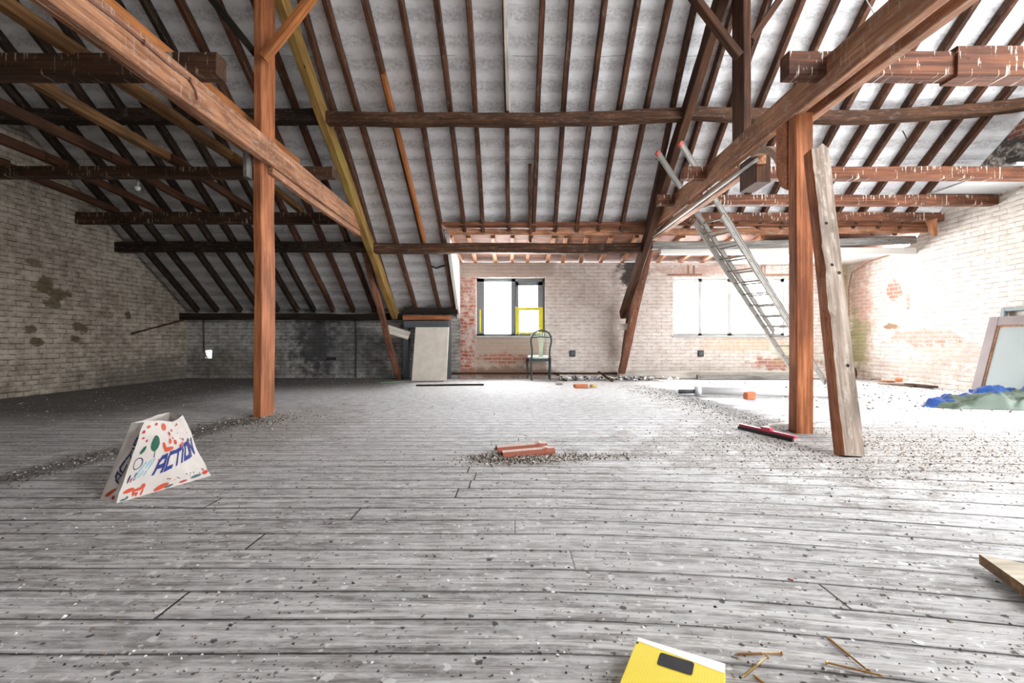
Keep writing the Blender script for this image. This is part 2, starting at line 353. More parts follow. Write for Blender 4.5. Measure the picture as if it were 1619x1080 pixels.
    for a in (dict(scale=8, thr=.5, r0=.17, col=(.62,.61,.59), amt=.5, ring=True), dict(scale=15, thr=.60, r0=.20, col=(.70,.69,.66), amt=.6, zz=1.3),
              dict(scale=34, thr=.6, r0=.23, col=(.68,.67,.64), amt=.65, zz=2.1), dict(scale=14, thr=.86, r0=.15, col=(.06,.05,.045), amt=.7, zz=7.7),
              dict(scale=27, thr=.75, r0=.22, col=(.03,.025,.02), amt=.85, zz=5.1), dict(scale=60, thr=.72, r0=.25, col=(.05,.04,.03), amt=.8, zz=6.4)):
        mk, col = splats(**a); c = t.mix(mk, c, col)
    # seams
    wob = t.m('MULTIPLY', t.m('SUBTRACT', t.noise(t.vec(t.m('MULTIPLY', X, 4), row), 3, 3, .6), .5), .05)
    ed = t.m('MULTIPLY', t.m('SUBTRACT', .5, t.m('ABSOLUTE', t.m('ADD', t.m('SUBTRACT', fr, .5), wob))), PW)
    gapw = t.m('ADD', .0012, t.m('MULTIPLY', t.m('POWER', rr, 2.0), .0042))
    seam = t.ss(t.m('DIVIDE', ed, gapw), .7, 1.5, 1, 0)
    ex = t.m('MULTIPLY', t.m('SUBTRACT', .5, t.m('ABSOLUTE', t.m('SUBTRACT', xf, .5))), 3.6)
    seam2 = t.ss(ex, .002, .005, 1, 0)
    sfill = t.ss(t.noise(t.vec(t.m('MULTIPLY', X, 1.7), t.m('MULTIPLY', row, 3.3)), 1.6, 5, .75), .40, .56, .25, 1)
    sm = t.m('MULTIPLY', t.m('MAXIMUM', seam, seam2), sfill)
    c = t.mix(t.m('MULTIPLY', t.ss(ed, .0, .016, .45, 0), 1), c, (.07,.06,.05))
    c = t.mix(t.m('MULTIPLY', sm, .93), c, (.018,.014,.012))
    h = t.m('ADD', t.m('MULTIPLY', g1, .5), t.m('MULTIPLY', g2, .5))
    h = t.m('ADD', h, t.m('MULTIPLY', pm, t.m('MULTIPLY', gr, 1.5)))
    h = t.m('SUBTRACT', h, t.m('MULTIPLY', sm, 1.6))
    return t.done(c, .82, h, .9, .007, spec=.22)

def lining_mat():
    t = NT('dirty white roof lining'); X, Y, Z = t.xyz(); rnd = t.n('ObjectInfo').outputs['Random']
    s = t.m('MULTIPLY', Y, 1/math.cos(SA))
    n1 = t.noise(t.vec(t.m('MULTIPLY', X, .8), t.m('MULTIPLY', s, 1)), 3, 4, .6)
    band = t.m('SINE', t.m('ADD', t.m('MULTIPLY', s, 2*math.pi/.27), t.m('MULTIPLY', n1, 2.2)))
    bm_ = t.ss(band, -.6, 1)
    fine = t.noise(t.vec(X, s), 26, 7, .75); mid = t.noise(t.vec(X, t.m('MULTIPLY', s, 1.6), 3), 4.5, 6, .7)
    c = t.mix(t.ss(mid, .35, .65), (.50,.495,.50), (.72,.72,.73))
    c = t.mix(t.m('MULTIPLY', t.ss(fine, .45, .62, 0, .6), t.m('SUBTRACT', 1.0, t.m('MULTIPLY', bm_, .75))), c, (.30,.285,.28))
    c = t.mix(t.m('MULTIPLY', bm_, .55), c, (.82,.82,.83))
    st = t.noise(t.vec(t.m('MULTIPLY', X, 6), t.m('MULTIPLY', s, .8), 7), 2.0, 5, .7)
    c = t.mix(t.ss(st, .66, .74, 0, .6), c, (.08,.07,.06))
    # sheet overlaps
    fr = t.m('FRACT', t.m('DIVIDE', t.m('ADD', s, t.m('MULTIPLY', n1, .05)), 1.42))
    ov = t.m('MULTIPLY', t.ss(fr, .0, .012, 1, 0), t.ss(t.noise(t.vec(X, s), 2.0, 2), .42, .5))
    c = t.mix(t.m('MULTIPLY', ov, .7), c, (.12,.11,.10))
    crease = t.noise(t.vec(t.m('MULTIPLY', X, 1.2), t.m('MULTIPLY', s, 5)), 2.2, 6, .6, 1.0)
    h = t.m('ADD', t.m('MULTIPLY', band, .35), t.m('ADD', t.m('MULTIPLY', crease, 1.5), t.m('MULTIPLY', t.ss(fr, 0, .3), .6)))
    return t.done(c, .75, h, .6, .03, spec=.2)
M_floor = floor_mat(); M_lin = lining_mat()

# ------------------------------------------------------------------ setting
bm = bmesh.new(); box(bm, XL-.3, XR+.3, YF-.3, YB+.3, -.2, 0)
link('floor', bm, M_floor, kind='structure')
def wall_x(name, mat, x0, x1, y0, y1, z0, z1, holes=()):
    """wall along x between y0..y1 thick, rectangular holes (x0,x1,z0,z1)"""
    bm = bmesh.new(); xs = sorted({x0, x1, *[h[0] for h in holes], *[h[1] for h in holes]}); zs = sorted({z0, z1, *[h[2] for h in holes], *[h[3] for h in holes]})
    for i in range(len(xs)-1):
        for j in range(len(zs)-1):
            mx, mz = (xs[i]+xs[i+1])/2, (zs[j]+zs[j+1])/2
            if any(h[0] < mx < h[1] and h[2] < mz < h[3] for h in holes): continue
            box(bm, xs[i], xs[i+1], y0, y1, zs[j], zs[j+1])
    bmesh.ops.remove_doubles(bm, verts=bm.verts[:], dist=1e-5)
    # drop inner faces shared by neighbouring cells
    seen = {}
    for f in bm.faces: seen.setdefault(tuple(sorted(v.index for v in f.verts)), []).append(f)
    bm.verts.index_update(); seen = {}
    for f in bm.faces: seen.setdefault(tuple(sorted(v.index for v in f.verts)), []).append(f)
    dead = [f for l in seen.values() if len(l) > 1 for f in l]
    bmesh.ops.delete(bm, geom=dead, context='FACES')
    return link(name, bm, mat, kind='structure')
XD = -1.10      # left cheek of the long dormer
VH = (-6.52, -6.38, .42, .60)
wall_x('wall_back_low', M_knee, XL-.3, XD, YB, YB+.3, 0, 1.47, [VH])
wall_x('wall_back', M_back, XD, XR+.3, YB, YB+.3, 0, 2.46, [W1, W2])
wall_x('wall_front', M_plaster, XL-.3, XR+.3, YF-.3, YF, 0, 1.45)
def gable(name, mat, xa, xb, hole=None):
    bm = bmesh.new()
    def prism(poly):
        a = [bm.verts.new((xa, y, z)) for y, z in poly]; b = [bm.verts.new((xb, y, z)) for y, z in poly]
        bm.faces.new(a); bm.faces.new(b[::-1]); n = len(poly)
        for i in range(n): bm.faces.new((a[i], b[i], b[(i+1) % n], a[(i+1) % n]))
    top = lambda y: roofz(y, .16)
    y1 = YB+.3; y0 = YF-.3
    if hole is None: prism([(y0, 0), (y1, 0), (y1, top(y1)), (YR, top(YR)), (y0, top(y0))])
    else:
        h0, h1, z0, z1 = hole
        prism([(h1, 0), (y1, 0), (y1, max(top(y1), 2.5)), (8.18, 2.5), (h1, top(h1))])
        prism([(y0, 0), (h0, 0), (h0, top(h0)), (y0, top(y0))])
        prism([(h0, 0), (h1, 0), (h1, z0), (h0, z0)])
        prism([(h0, z1), (h1, z1), (h1, top(h1)), (YR, top(YR)), (h0, top(h0))])
    return link(name, bm, mat, kind='structure')
gable('wall_left', M_left, XL-.3, XL)
gable('wall_right', M_right, XR, XR+.3, GW)
# frame bars of the assumed gable opening
bm = bmesh.new()
for y in (GW[0]+.04, (GW[0]+GW[1])/2-.93, (GW[0]+GW[1])/2+.93, GW[1]-.04): box(bm, XR+.1, XR+.17, y-.04, y+.04, GW[2], GW[3])
for z in (GW[2]+.04, GW[3]-.04): box(bm, XR+.1, XR+.17, GW[0], GW[1], z-.04, z+.04)
link('window_assumed', bm, MW['grey'], kind='structure')

# roof lining: far slope in bays, near slope with the assumed roof light
def slope_quad(bm, x0, x1, y0, y1, off, n=1, thick=.05):
    for a, b in ((off, 1), (off+thick, -1)):
        nx = max(1, int((x1-x0)/.35)); ny = max(1, int((y1-y0)/.3)); g = []
        for j in range(ny+1):
            y = y0+(y1-y0)*j/ny
            g.append([bm.verts.new((x0+(x1-x0)*i/nx, y, roofz(y, a) + (.014*mnoise.noise(Vector((i*.9+x0, j*.8, 3))) if b == 1 else 0))) for i in range(nx+1)])
        for j in range(ny):
            for i in range(nx):
                f = (g[j][i], g[j][i+1], g[j+1][i+1], g[j+1][i]); bm.faces.new(f if b == -1 else f[::-1])
OFF = .155
bm = bmesh.new()
slope_quad(bm, XL-.2, XD, YR, YB+.3, OFF); slope_quad(bm, XD, XR+.2, YR, 8.02, OFF)
link('ceiling', bm, M_lin, kind='structure', recalc=False)
bm = bmesh.new()
ys = sorted({YF-.3, YR, *[s[2] for s in SK], *[s[3] for s in SK]}); xs = sorted({XL-.2, XR+.2, *[s[0] for s in SK], *[s[1] for s in SK]})
for i in range(len(xs)-1):
    for j in range(len(ys)-1):
        mx, my = (xs[i]+xs[i+1])/2, (ys[j]+ys[j+1])/2
        if any(s[0] < mx < s[1] and s[2] < my < s[3] for s in SK): continue
        slope_quad(bm, xs[i], xs[i+1], ys[j], ys[j+1], OFF)
link('ceiling_near_slope', bm, M_lin, kind='structure', recalc=False)
# dormer ceiling boards, cheek, plaster soffit
def quadprism(bm, pts, d):
    a = [bm.verts.new(p) for p in pts]; b = [bm.verts.new(Vector(p)+Vector(d)) for p in pts]; n = len(pts)
    bm.faces.new(a); bm.faces.new(b[::-1])
    for i in range(n): bm.faces.new((a[i], b[i], b[(i+1) % n], a[(i+1) % n]))
def dz(y): return 2.735-(y-7.85)*.115
bm = bmesh.new(); quadprism(bm, [(XD-.1, 7.7, dz(7.7)), (XR+.2, 7.7, dz(7.7)), (XR+.2, YB+.3, dz(YB+.3)), (XD-.1, YB+.3, dz(YB+.3))], (0,0,.05))
link('ceiling_dormer', bm, wood('brown dormer boards', (.10,.036,.018), (.30,.12,.06)), kind='structure')
bm = bmesh.new(); quadprism(bm, [(XD-.06, 8.1, roofz(8.1, -.02)), (XD-.06, YB, roofz(YB, -.05)), (XD-.06, YB, 2.6), (XD-.06, 8.1, 2.72)], (.06, 0, 0))
link('wall_dormer_cheek', bm, M_plaster, kind='structure')
bm = bmesh.new(); box(bm, 4.45, XR, 8.16, YB, 2.415, 2.45)
link('ceiling_plaster', bm, M_plaster, kind='structure')

# ------------------------------------------------------------------ windows in the back wall
M_wf = plain('old white window paint', (.42,.42,.41), .6)
M_wg = plain('grey-blue window paint', (.20,.22,.24), .6)
M_yel = plain('yellow window paint', (.72,.66,.04), .5)
def glass_mat():
    t = NT('window glass'); 
    t.put(t.b.inputs['Transmission Weight'], 1.0); t.put(t.b.inputs['Alpha'], .12)
    t.done((.97,.99,1), .02, spec=.5); return t.mat
M_gl = glass_mat()
def wbars(name, m, bars, y0, y1, parent=None, **k):
    bm = bmesh.new()
    for x0, x1, z0, z1 in bars: box(bm, x0, x1, y0, y1, z0, z1, bev=.004)
    return link(name, bm, m, parent=parent, **k)
def bpx(x): return (x-809.5)*YB/F
def bpz(y): return CH+(540-y)*YB/F
x0, x1, z0, z1 = W1
s = 9.83/YB
wx = lambda x: (x-809.5)*9.83/F
wz = lambda y: CH+(540-y)*9.83/F
w1 = wbars('window_1', M_wg, [(x0, wx(766), z0, z1), (wx(858), x1, z0, z1), (x0, x1, wz(446), z1), (x0, x1, z0, wz(528)), (wx(808), wx(815), z0, z1)], YB+.12, YB+.19, kind='structure')
wbars('sash_grey_upper', M_wg, [(wx(815), wx(820), wz(486), wz(446)), (wx(850), wx(858), wz(486), wz(446)), (wx(815), wx(858), wz(452), wz(446))], YB+.10, YB+.15, w1, label='grey upper half of the right sash')
wbars('sash_yellow_lower', M_yel, [(wx(815), wx(821), wz(528), wz(486)), (wx(851), wx(858), wz(528), wz(486)), (wx(821), wx(851), wz(528.5), wz(525)), (wx(821), wx(851), wz(491), wz(486)), (wx(821), wx(851), wz(516), wz(514))], YB+.10, YB+.15, w1, label='yellow lower half of the right sash')
wbars('yellow_strip', M_yel, [(x0+.06, x0+.09, wz(526), wz(490))], YB+.10, YB+.12, w1, label='yellow painted strip on the left jamb')
wbars('pane', M_gl, [(wx(766), wx(808), wz(528), wz(446)), (wx(820), wx(851), wz(528), wz(446))], YB+.155, YB+.16, w1)
wbars('window_sill', M_wf, [(x0-.04, x1+.03, z0-.035, z0)], YB-.03, YB+.2, w1)
x0, x1, z0, z1 = W2
w2 = wbars('window_2', M_wf, [(x0, x0+.05, z0, z1), (x1-.07, x1, z0, z1), (x0, x1, wz(446), z1), (x0, x1, z0, wz(527)), (wx(1103), wx(1109), z0, z1), (wx(1149), wx(1156), z0, z1)], YB+.12, YB+.19, kind='structure')
wbars('pane', M_gl, [(x0+.05, wx(1103), wz(527), wz(446)), (wx(1109), wx(1149), wz(527), wz(446)), (wx(1156), x1-.07, wz(527), wz(446))], YB+.155, YB+.16, w2)
wbars('window_sill', M_wf, [(x0-.04, x1+.04, z0-.035, z0)], YB-.03, YB+.2, w2)
# trims
bm = bmesh.new(); box(bm, bpx(715), bpx(976), YB-.035, YB, .085, .125, bev=.004); link('trim_1', bm, MW['brown'], kind='structure')
bm = bmesh.new()
for xx in (1088, 1097, 1204, 1209): box(bm, bpx(xx)-.018, bpx(xx)+.018, YB-.012, YB, bpz(435), bpz(420))
box(bm, bpx(1055), bpx(1110), YB-.014, YB, bpz(436), bpz(433)); box(bm, bpx(1195), bpx(1250), YB-.014, YB, bpz(436), bpz(433))
link('trim_2', bm, plain('rusty iron strap', (.30,.17,.12), .8), kind='structure')

# ------------------------------------------------------------------ rafters
def rafter(ptop, pbot, label, mat, w=.062, h=.12, group=None, name='rafter', **k):
    a = onroof(*ptop, off=.075) if len(ptop) == 2 else Vector(ptop); b = onroof(*pbot, off=.075) if len(pbot) == 2 else Vector(pbot)
    return beam(name, a, b, w, h, mat, label, 'rafter', group, rough=.004, **k)
def extend(p, q, ya, yb):
    """line p->q (both on the roof plane) cut at depths ya (near) and yb (far)"""
    d = (q-p)/(q.y-p.y); return p+d*(ya-p.y), p+d*(yb-p.y)
ORD = ['first','second','third','fourth','fifth','sixth','seventh','eighth','ninth','tenth','eleventh','twelfth','thirteenth','fourteenth','fifteenth']
YT = YR+.12
cen = [(475,590.8),(515,626),(576,668.6),(635,700),(691,737),(741,765),(798,804.7),(857.6,843),(904,876),(956,909.6),(1008,943),(1058,978),(1100,1019)]
for i, (xa, xb) in enumerate(cen):
    p, q = extend(onroof(xa, 0, .075), onroof(xb, 380, .075), YT, 9.62 if i < 4 else 7.93)
    rafter(p, q, 'dark rafter over the middle bay, %s right of the yellow-green sloping timber' % ORD[i], MW['rafter'], group='rafters over the middle bay')
# two more below the purlin that belong to the left part
def vprafter(x, y, ya, yb):
    p = onroof(x, y, .075); x2 = x+(826-x)*60/(1095-y); q = onroof(x2, y+60, .075)
    return extend(p, q, ya, yb)
left = [558,520,483,448,418,383,350,315,272,237,200,165]
for i, x in enumerate(left):
    p, q = vprafter(x, 402, YT, 9.62)
    if p.x < XL+.05:
        d = q-p
        if q.x < XL+.3 or d.x < .01: continue
        t0 = (XL+.06-p.x)/d.x
        p = p+d*t0
    rafter(p, q, 'sooty rafter over the left bay, %s left of the yellow-green sloping timber' % ORD[i], MW['rafter_black'] if i > 2 else MW['rafter'], group='rafters over the left bay', w=.066)
right = [1050,1083,1118,1154,1190,1226,1263,1300,1337,1376,1410]
for i, x in enumerate(right):
    p, q = vprafter(x, 371, YT, 7.93)
    if p.x > XR-.05:
        d = q-p; t0 = (XR-.06-p.x)/d.x; p = p+d*t0
    rafter(p, q, 'brown rafter over the right bay, %s right of the dark sloping principal timber' % ORD[i], MW['rafter'], group='rafters over the right bay')
# repairs and scabs
a = onroof(606, 117, .0); b = onroof(672, 382, .0)
beam('repair_timber', a, b, .055, .09, MW['orange'], 'bright orange new softwood scabbed onto a middle bay rafter', 'rafter')
beam('rafter_scab', onroof(838, 262, .03), onroof(838, 380, .03), .05, .1, MW['rafter'], 'short dark timber doubling a rafter beside the purlin above the window', 'rafter')
beam('plastered_batten', onroof(799, -40, -.03), onroof(803, 174, -.03), .05, .04, MW['pale'], 'pale plaster-caked batten on the middle rafter, near the top centre', 'batten')
# raw end boards where the lining stops above the purlin (right bay)
# valley board under the lining edge
beam('eaves_board', (XD, 7.86, 2.665), (2.3, 7.86, 2.665), .04, .10, MW['plate'], 'orange-brown board behind the rafter feet over the middle bay', 'board')
beam('eaves_board', (2.6, 7.80, 2.655), (XR-.02, 7.80, 2.70), .04, .12, MW['plate'], 'orange-brown board behind the rafter feet over the right bay', 'board')

# ------------------------------------------------------------------ purlins
def purlin(x0, y0, x1, y1, D, h, wd, mat, label, **k):
    a = pix(x0, y0, D); b = pix(x1, y1, D)
    return beam('purlin', a, b, wd, h, mat, label, 'beam', 'roof purlins', **k)
D1, D2 = 8.06, 6.155
purlin(181, 391, 585, 391, D1-.06, .17, .14, MW['rafter_black'], 'sooty black lower purlin crossing the left bay', rough=.007)
purlin(590, 393.5, 1012, 393, D1-.06, .17, .14, MW['purlin'], 'dark brown lower purlin over the window wall, middle bay', rough=.007)
purlin(1030, 390, 1444, 381, D1-.06, .12, .14, MW['grey'], 'grey dusty lower purlin over the right bay', rough=.008)
purlin(-30, 183, 512, 186, D2-.06, .17, .14, MW['rafter_black'], 'sooty black upper purlin crossing the left bay', rough=.008)
purlin(515, 188, 1083, 182, D2-.06, .145, .14, MW['purlin'], 'dark brown sagging upper purlin across the middle bay', sag=.05, rough=.01)
purlin(1092, 178, 1636, 163, D2-.06, .145, .14, MW['purlin'], 'dark brown sagging upper purlin across the right bay', sag=.12, rough=.008)
beam('purlin', (XL+.02, 4.2, roofz(4.2, -.08)), (XR-.02, 4.2, roofz(4.2, -.08)), .15, .18, MW['purlin'], 'dark highest purlin across all bays near the ridge', 'beam', 'roof purlins')
beam('ridge_beam', (XL+.02, YR, roofz(YR, -.02)), (XR-.02, YR, roofz(YR, -.02)), .12, .2, MW['purlin'], 'dark ridge beam at the top of the roof', 'beam')
beam('wall_plate', (XL+.02, 9.56, 1.30), (bpx(640), 9.56, 1.30), .2, .13, MW['black'], 'charred black wall plate on the low back wall left of the small door opening', 'beam', rough=.01)
beam('wall_plate', (bpx(643), 9.55, 1.42), (XD-.03, 9.55, 1.42), .2, .12, MW['black'], 'charred black wall plate above the small boarded door opening', 'beam', rough=.01)

# ------------------------------------------------------------------ trusses: principal timbers, posts, plates
def principal(side, mat, lab, x_top, x_bot):
    p = Vector((x_top, YT, roofz(YT, -.16))); q = Vector((x_bot, 9.45, roofz(9.45, -.16)))
    return beam('principal_rafter', p, q, .11, .2, mat, lab, 'beam', 'sloping principal timbers', rough=.008)
principal(-1, MW['yellow'], 'yellow-green stained sloping principal timber left of the window', -2.62, -2.42)
principal(1, MW['brown'], 'dark brown sloping principal timber right of the middle bay', 2.33, 2.30)
# legs under the principals, down to the floor
beam('wall_post', pix(566, 356, 8.25), (bpx(631)*.975, 9.42, 0.0), .10, .13, MW['leg'], 'slanting reddish-brown leg under the yellow-green timber by the boarded door opening', 'post', up=(0,1,0))
beam('wall_post', pix(1030, 372, 8.2), (bpx(983)*.965, 9.36, 0.15), .13, .14, MW['leg'], 'slanting reddish-brown leg between the two windows', 'post', up=(0,1,0), rough=.008)
beam('wall_post', pix(1002, 455, 9.0), pix(986, 562, 9.45), .10, .10, MW['rafter'], 'short dark timber behind the slanting leg between the windows', 'post', up=(0,1,0))
beam('clamp_block', pix(608, 519, 9.1), pix(647, 531, 9.2), .12, .17, MW['pale'], 'pale short tie block at the foot of the yellow-green timber', 'beam')
beam('clamp_block', pix(973, 517, 9.1), pix(1004, 517, 9.2), .16, .13, MW['pale'], 'pale short tie block on the leg between the windows', 'beam')

# left plate: right plank, left plank
YN = -1.2
def plate(xc, zc, w_, h_, ya, yb, mat, label, **k):
    return beam('plate_beam', (xc, ya, zc), (xc, yb, zc), w_, h_, mat, label, 'beam', 'long plate beams running away from the camera', up=(0,0,1), rough=.004, seg=.3, **k)
plate(-2.54, 2.745, .08, .25, YN, 8.24, MW['plate'], 'long red-brown plate beam on the left, right-hand plank of the pair')
plate(-2.71, 2.86, .08, .29, YN, 8.05, MW['plate'], 'long red-brown plate beam on the left, left-hand plank of the pair')
plate(-2.56, 2.575, .07, .07, 4.80, 8.2, MW['plate'], 'light timber packing under the left plate beam beyond its post')
plate(-2.83, 3.12, .08, .12, 3.0, 6.0, MW['orange'], 'brown timber lying on the joists beside the left plate beam')
plate(2.43, 2.825, .08, .25, YN, 8.24, MW['plate'], 'long red-brown plate beam on the right, left-hand plank of the pair')
plate(2.60, 2.825, .08, .25, YN, 4.02, MW['plate'], 'shorter red-brown plate beam on the right, right-hand plank ending over the post')
plate(2.52, 2.64, .09, .12, 4.6, 8.1, MW['plate'], 'rough brown timber under the right plate beam beyond its post')
beam('cable_duct', (2.45, 4.55, 2.60), (2.45, 8.0, 2.60), .03, .025, M_wf, 'thin white cable duct under the right plate beam', 'duct', rough=0, ch=.003)
# metal pipe along left plate
bm = bmesh.new()
pts = [(-2.49, 2.2+i*.22, 2.80+.008*math.sin(i*2.2)) for i in range(7)]; tube(bm, pts, .008, 6)
for i in (0, 2, 4, 6): box(bm, -2.505, -2.478, 2.2+i*.22-.006, 2.2+i*.22+.006, 2.785, 2.82)
tube(bm, [(-2.49, 3.52, 2.80), (-2.485, 3.58, 2.75), (-2.485, 3.6, 2.69)], .008, 6)
link('conduit', bm, plain('brown painted conduit', (.16,.07,.05), .5), label='thin brown conduit clipped to the inner face of the left plate beam', cat='pipe')

# posts
def post(x0, x1, y0, y1, z0, z1, mat, label, **k):
    return beam('post', ((x0+x1)/2, (y0+y1)/2, z0), ((x0+x1)/2, (y0+y1)/2, z1), x1-x0, y1-y0, mat, label, 'post', 'posts', up=(0,1,0), **k)
post(-2.66, -2.575, 4.68, 4.95, 0, roofz(4.8, -.2), MW['post'], 'tall reddish-brown post on the left carrying the plate beam', rough=.003)
beam('post_cleat', (-2.70, 4.66, 2.45), (-2.70, 4.66, 2.78), .05, .10, MW['grey'], 'short greenish cleat nailed to the left post under the plate beam', 'block', up=(0,1,0))
post(2.39, 2.472, 4.70, 4.95, 2.945, roofz(4.8, -.2), MW['brown'], 'dark brown post rising from the right plate beam to the roof', rough=.004)
post(2.475, 2.63, 4.62, 4.95, 2.40, 2.70, MW['brown'], 'sawn-off stub of post hanging below the right plate beam', rough=.004)
# right lower post with corbel
o = post(2.40, 2.55, 3.85, 3.96, 0, 2.72, MW['post'], 'reddish-brown right post standing on the floor behind the leaning grey board', rough=.003)
bm = bmesh.new()
quadprism(bm, [(2.395, 3.97, 2.70), (2.395, 4.13, 2.70), (2.395, 4.13, 2.30), (2.395, 4.05, 2.15), (2.395, 3.97, 2.1)], (.1, 0, 0))
link('corbel', bm, MW['post'], label='small corbel block behind the top of the right post', cat='block')
# curved knee brace between hanging post and right post
bm = bmesh.new()
for i in range(10):
    a0 = math.pi/2*i/10; a1 = math.pi/2*(i+1)/10
    def P(a, r, x): return bm.verts.new((x, 4.13+.02+.55*(1-math.cos(a))*r/.5 if False else 4.66-(r)*math.cos(a)*1.0, 2.22+r*.88*math.sin(a)))
    vs = [P(a0,.5,2.44), P(a1,.5,2.44), P(a1,.57,2.44), P(a0,.57,2.44), P(a0,.5,2.54), P(a1,.5,2.54), P(a1,.57,2.54), P(a0,.57,2.54)]
    for f in ((0,1,2,3),(7,6,5,4),(0,4,5,1),(1,5,6,2),(2,6,7,3),(3,7,4,0)): bm.faces.new([vs[k] for k in f])
bmesh.ops.remove_doubles(bm, verts=bm.verts[:], dist=1e-4)
link('knee_brace', bm, MW['plate'], label='curved timber brace between the right post and the hanging post', cat='brace')
bm = bmesh.new(); tube(bm, [(2.47, 4.20+.10*math.cos(a), 2.42+.16*math.sin(a)) for a in [1.9+i*.3 for i in range(9)]], .012, 6)
link('hook', bm, plain('dusty brown metal', (.28,.16,.12), .6), label='curved brown hoop hanging beside the right post', cat='hook')
# braces from posts to the highest purlin
def brace(p, q, mat, label): beam('brace', p, q, .07, .10, mat, label, 'brace', 'braces from the posts up to the purlin', up=(0,1,0))
brace(pix(416, 92, 4.66), pix(510, -26, 4.66), MW['orange'], 'orange-brown brace rising to the right from the left post')
brace(pix(402, 82, 4.74), pix(318, -22, 4.70), MW['black'], 'black brace rising to the left from the left post')
brace(pix(1168, 90, 4.70), pix(1080, -26, 4.66), MW['brown'], 'dark brace rising to the left from the hanging post')
brace(pix(1186, 66, 4.98), pix(1250, -26, 4.98), MW['brown'], 'dark brace rising to the right from the hanging post')

# ------------------------------------------------------------------ cross joists
def joist(x0, x1, D, z0, z1, mat, label, dep=.12, **k):
    """front face at depth D, image x0..x1 measured on that face"""
    a = ((x0-809.5)*D/F, D+dep/2, (z0+z1)/2); b = ((x1-809.5)*D/F, D+dep/2, (z0+z1)/2)
    a = (max(a[0], XL+.01), *a[1:]); b = (min(b[0], XR-.01), *b[1:])
    beam('cross_joist', a, b, dep, z1-z0, mat, label, 'beam', k.pop('group', 'cross joists'), rough=.004, **k)
joist(-700, 341, 3.56, 2.87, 3.045, MW['joist_dark'], 'thick dark cross joist at upper left, its sawn end past the plate beam', dep=.13)
joist(-300, 525, 5.74, 2.87, 2.995, MW['joist_dark'], 'long dark cross joist passing behind the top of the left post', dep=.15)
joist(100, 533, 7.2, 2.65, 2.83, MW['joist_dark'], 'black cross joist on the left between the long dark one and the lower purlin', dep=.10)
joist(1248, 1900, 3.45, 2.80, 2.985, MW['joist'], 'red-brown cross joist at upper right, nearest the camera, streaked with droppings')
joist(1515, 1900, 3.42, 2.78, 3.01, MW['joist'], 'thicker burnt end length of the nearest right cross joist', dep=.15)
joist(1081, 1900, 5.60, 2.79, 2.94, MW['joist'], 'second cross joist from the camera on the right, streaked with droppings')
joist(1041, 1720, 6.66, 2.785, 2.93, MW['joist'], 'third cross joist from the camera on the right, streaked with droppings')
joist(1078, 1700, 7.50, 2.775, 2.91, MW['joist'], 'farthest cross joist on the right, just above the grey purlin')
# depth joists on the left, lying on the cross joists
for i, x in enumerate((-3.45, -4.22, -4.97, -5.75, -6.5)):
    a = (x, 2.9, 3.10+.0); b = (x-.02, 5.9, 3.055); c_ = (x+.02, 5.6, 3.05); d_ = (x, 7.5, 2.90)
    beam('ceiling_joist', a, b, .075, .11, MW['tan'] if i < 2 else MW['brown'], 'brown ceiling joist upon the thick dark cross joist, %s left of the plate beam' % ORD[i], 'beam', 'ceiling joists on the left', rough=.01)
    beam('ceiling_joist', c_, d_, .07, .10, MW['brown'] if i else MW['tan'], 'brown ceiling joist upon the black cross joist, %s left of the plate beam' % ORD[i], 'beam', 'ceiling joists on the left', rough=.01)
# white board lying on the right joists
bm = bmesh.new(); box(bm, 6.15, XR-.03, 5.55, 6.75, 2.945, 2.97); link('white_board', bm, M_wf, label='flat white board lying on the right cross joists against the gable wall', cat='board')

# dormer joists over the window wall
djx = [bpx(x) for x in (728, 752, 784, 810, 834, 865, 890, 918, 950, 984)] + [bpx(x) for x in (1040, 1076, 1110, 1146)]
for i, x in enumerate(djx):
    skew = 0 if i < 6 else (.12 if i < 10 else .05)
    beam('dormer_joist', (x-skew*.0, YB+.05, dz(YB)-.045), (x-skew, 8.12, dz(8.12)-.045), .075, .075, MW['dormer'],
         'short orange dormer joist above the window wall, %s from its left end' % (ORD[i]), 'joist', 'dormer joists above the window wall')
# plaster fascia under right purlin
bm = bmesh.new(); box(bm, 2.62, XR, 8.02, 8.12, 2.32, 2.44, bev=.004); link('trim_3', bm, M_plaster, kind='structure')
# rough orange timber end under the far right joist
beam('timber_stub', (6.85, 7.45, 2.77), (6.95, 7.5, 2.52), .12, .1, MW['dormer'], 'orange-brown timber stub hanging under the end of the farthest right joist', 'block', up=(0,1,0), taper=.5)

# ------------------------------------------------------------------ boarded door opening
M_panel = plain('stained cream panel paint', (.74,.69,.61), .8, var=.3, sc_=6)
M_slate = plain('dark slate-blue frame paint', (.085,.10,.11), .6, var=.3, sc_=12)
dr = empty('door_surround', (bpx(678), 9.5, 0), label='dark slate-blue door surround against the low brick wall, left of the red brick pier', cat='door frame')
def dbox(name, x0, x1, y0, y1, z0, z1, mat, **k):
    bm = bmesh.new(); box(bm, x0-dr.location.x, x1-dr.location.x, y0-9.5, y1-9.5, z0, z1, bev=.006); return link(name, bm, mat, dr, **k)
dbox('header', bpx(643), bpx(713), 9.40, 9.66, bpz(519), bpz(508), M_slate)
dbox('head_board', bpx(642), bpx(714), 9.36, 9.6, bpz(507), bpz(500), MW['post'], label='reddish timber across the top')
dbox('jamb', bpx(641), bpx(649), 9.44, 9.62, 0, bpz(519), M_slate)
dbox('jamb', bpx(707), bpx(714), 9.42, 9.62, 0, bpz(519), M_slate)
M, L = frame_mat((0,0,0), (1,0,0))
bm = bmesh.new(); box(bm, -.345, .345, -.012, .012, 0, 1.13, bev=.006)
for v in bm.verts: v.co.y += .006*mnoise.noise(v.co*3)
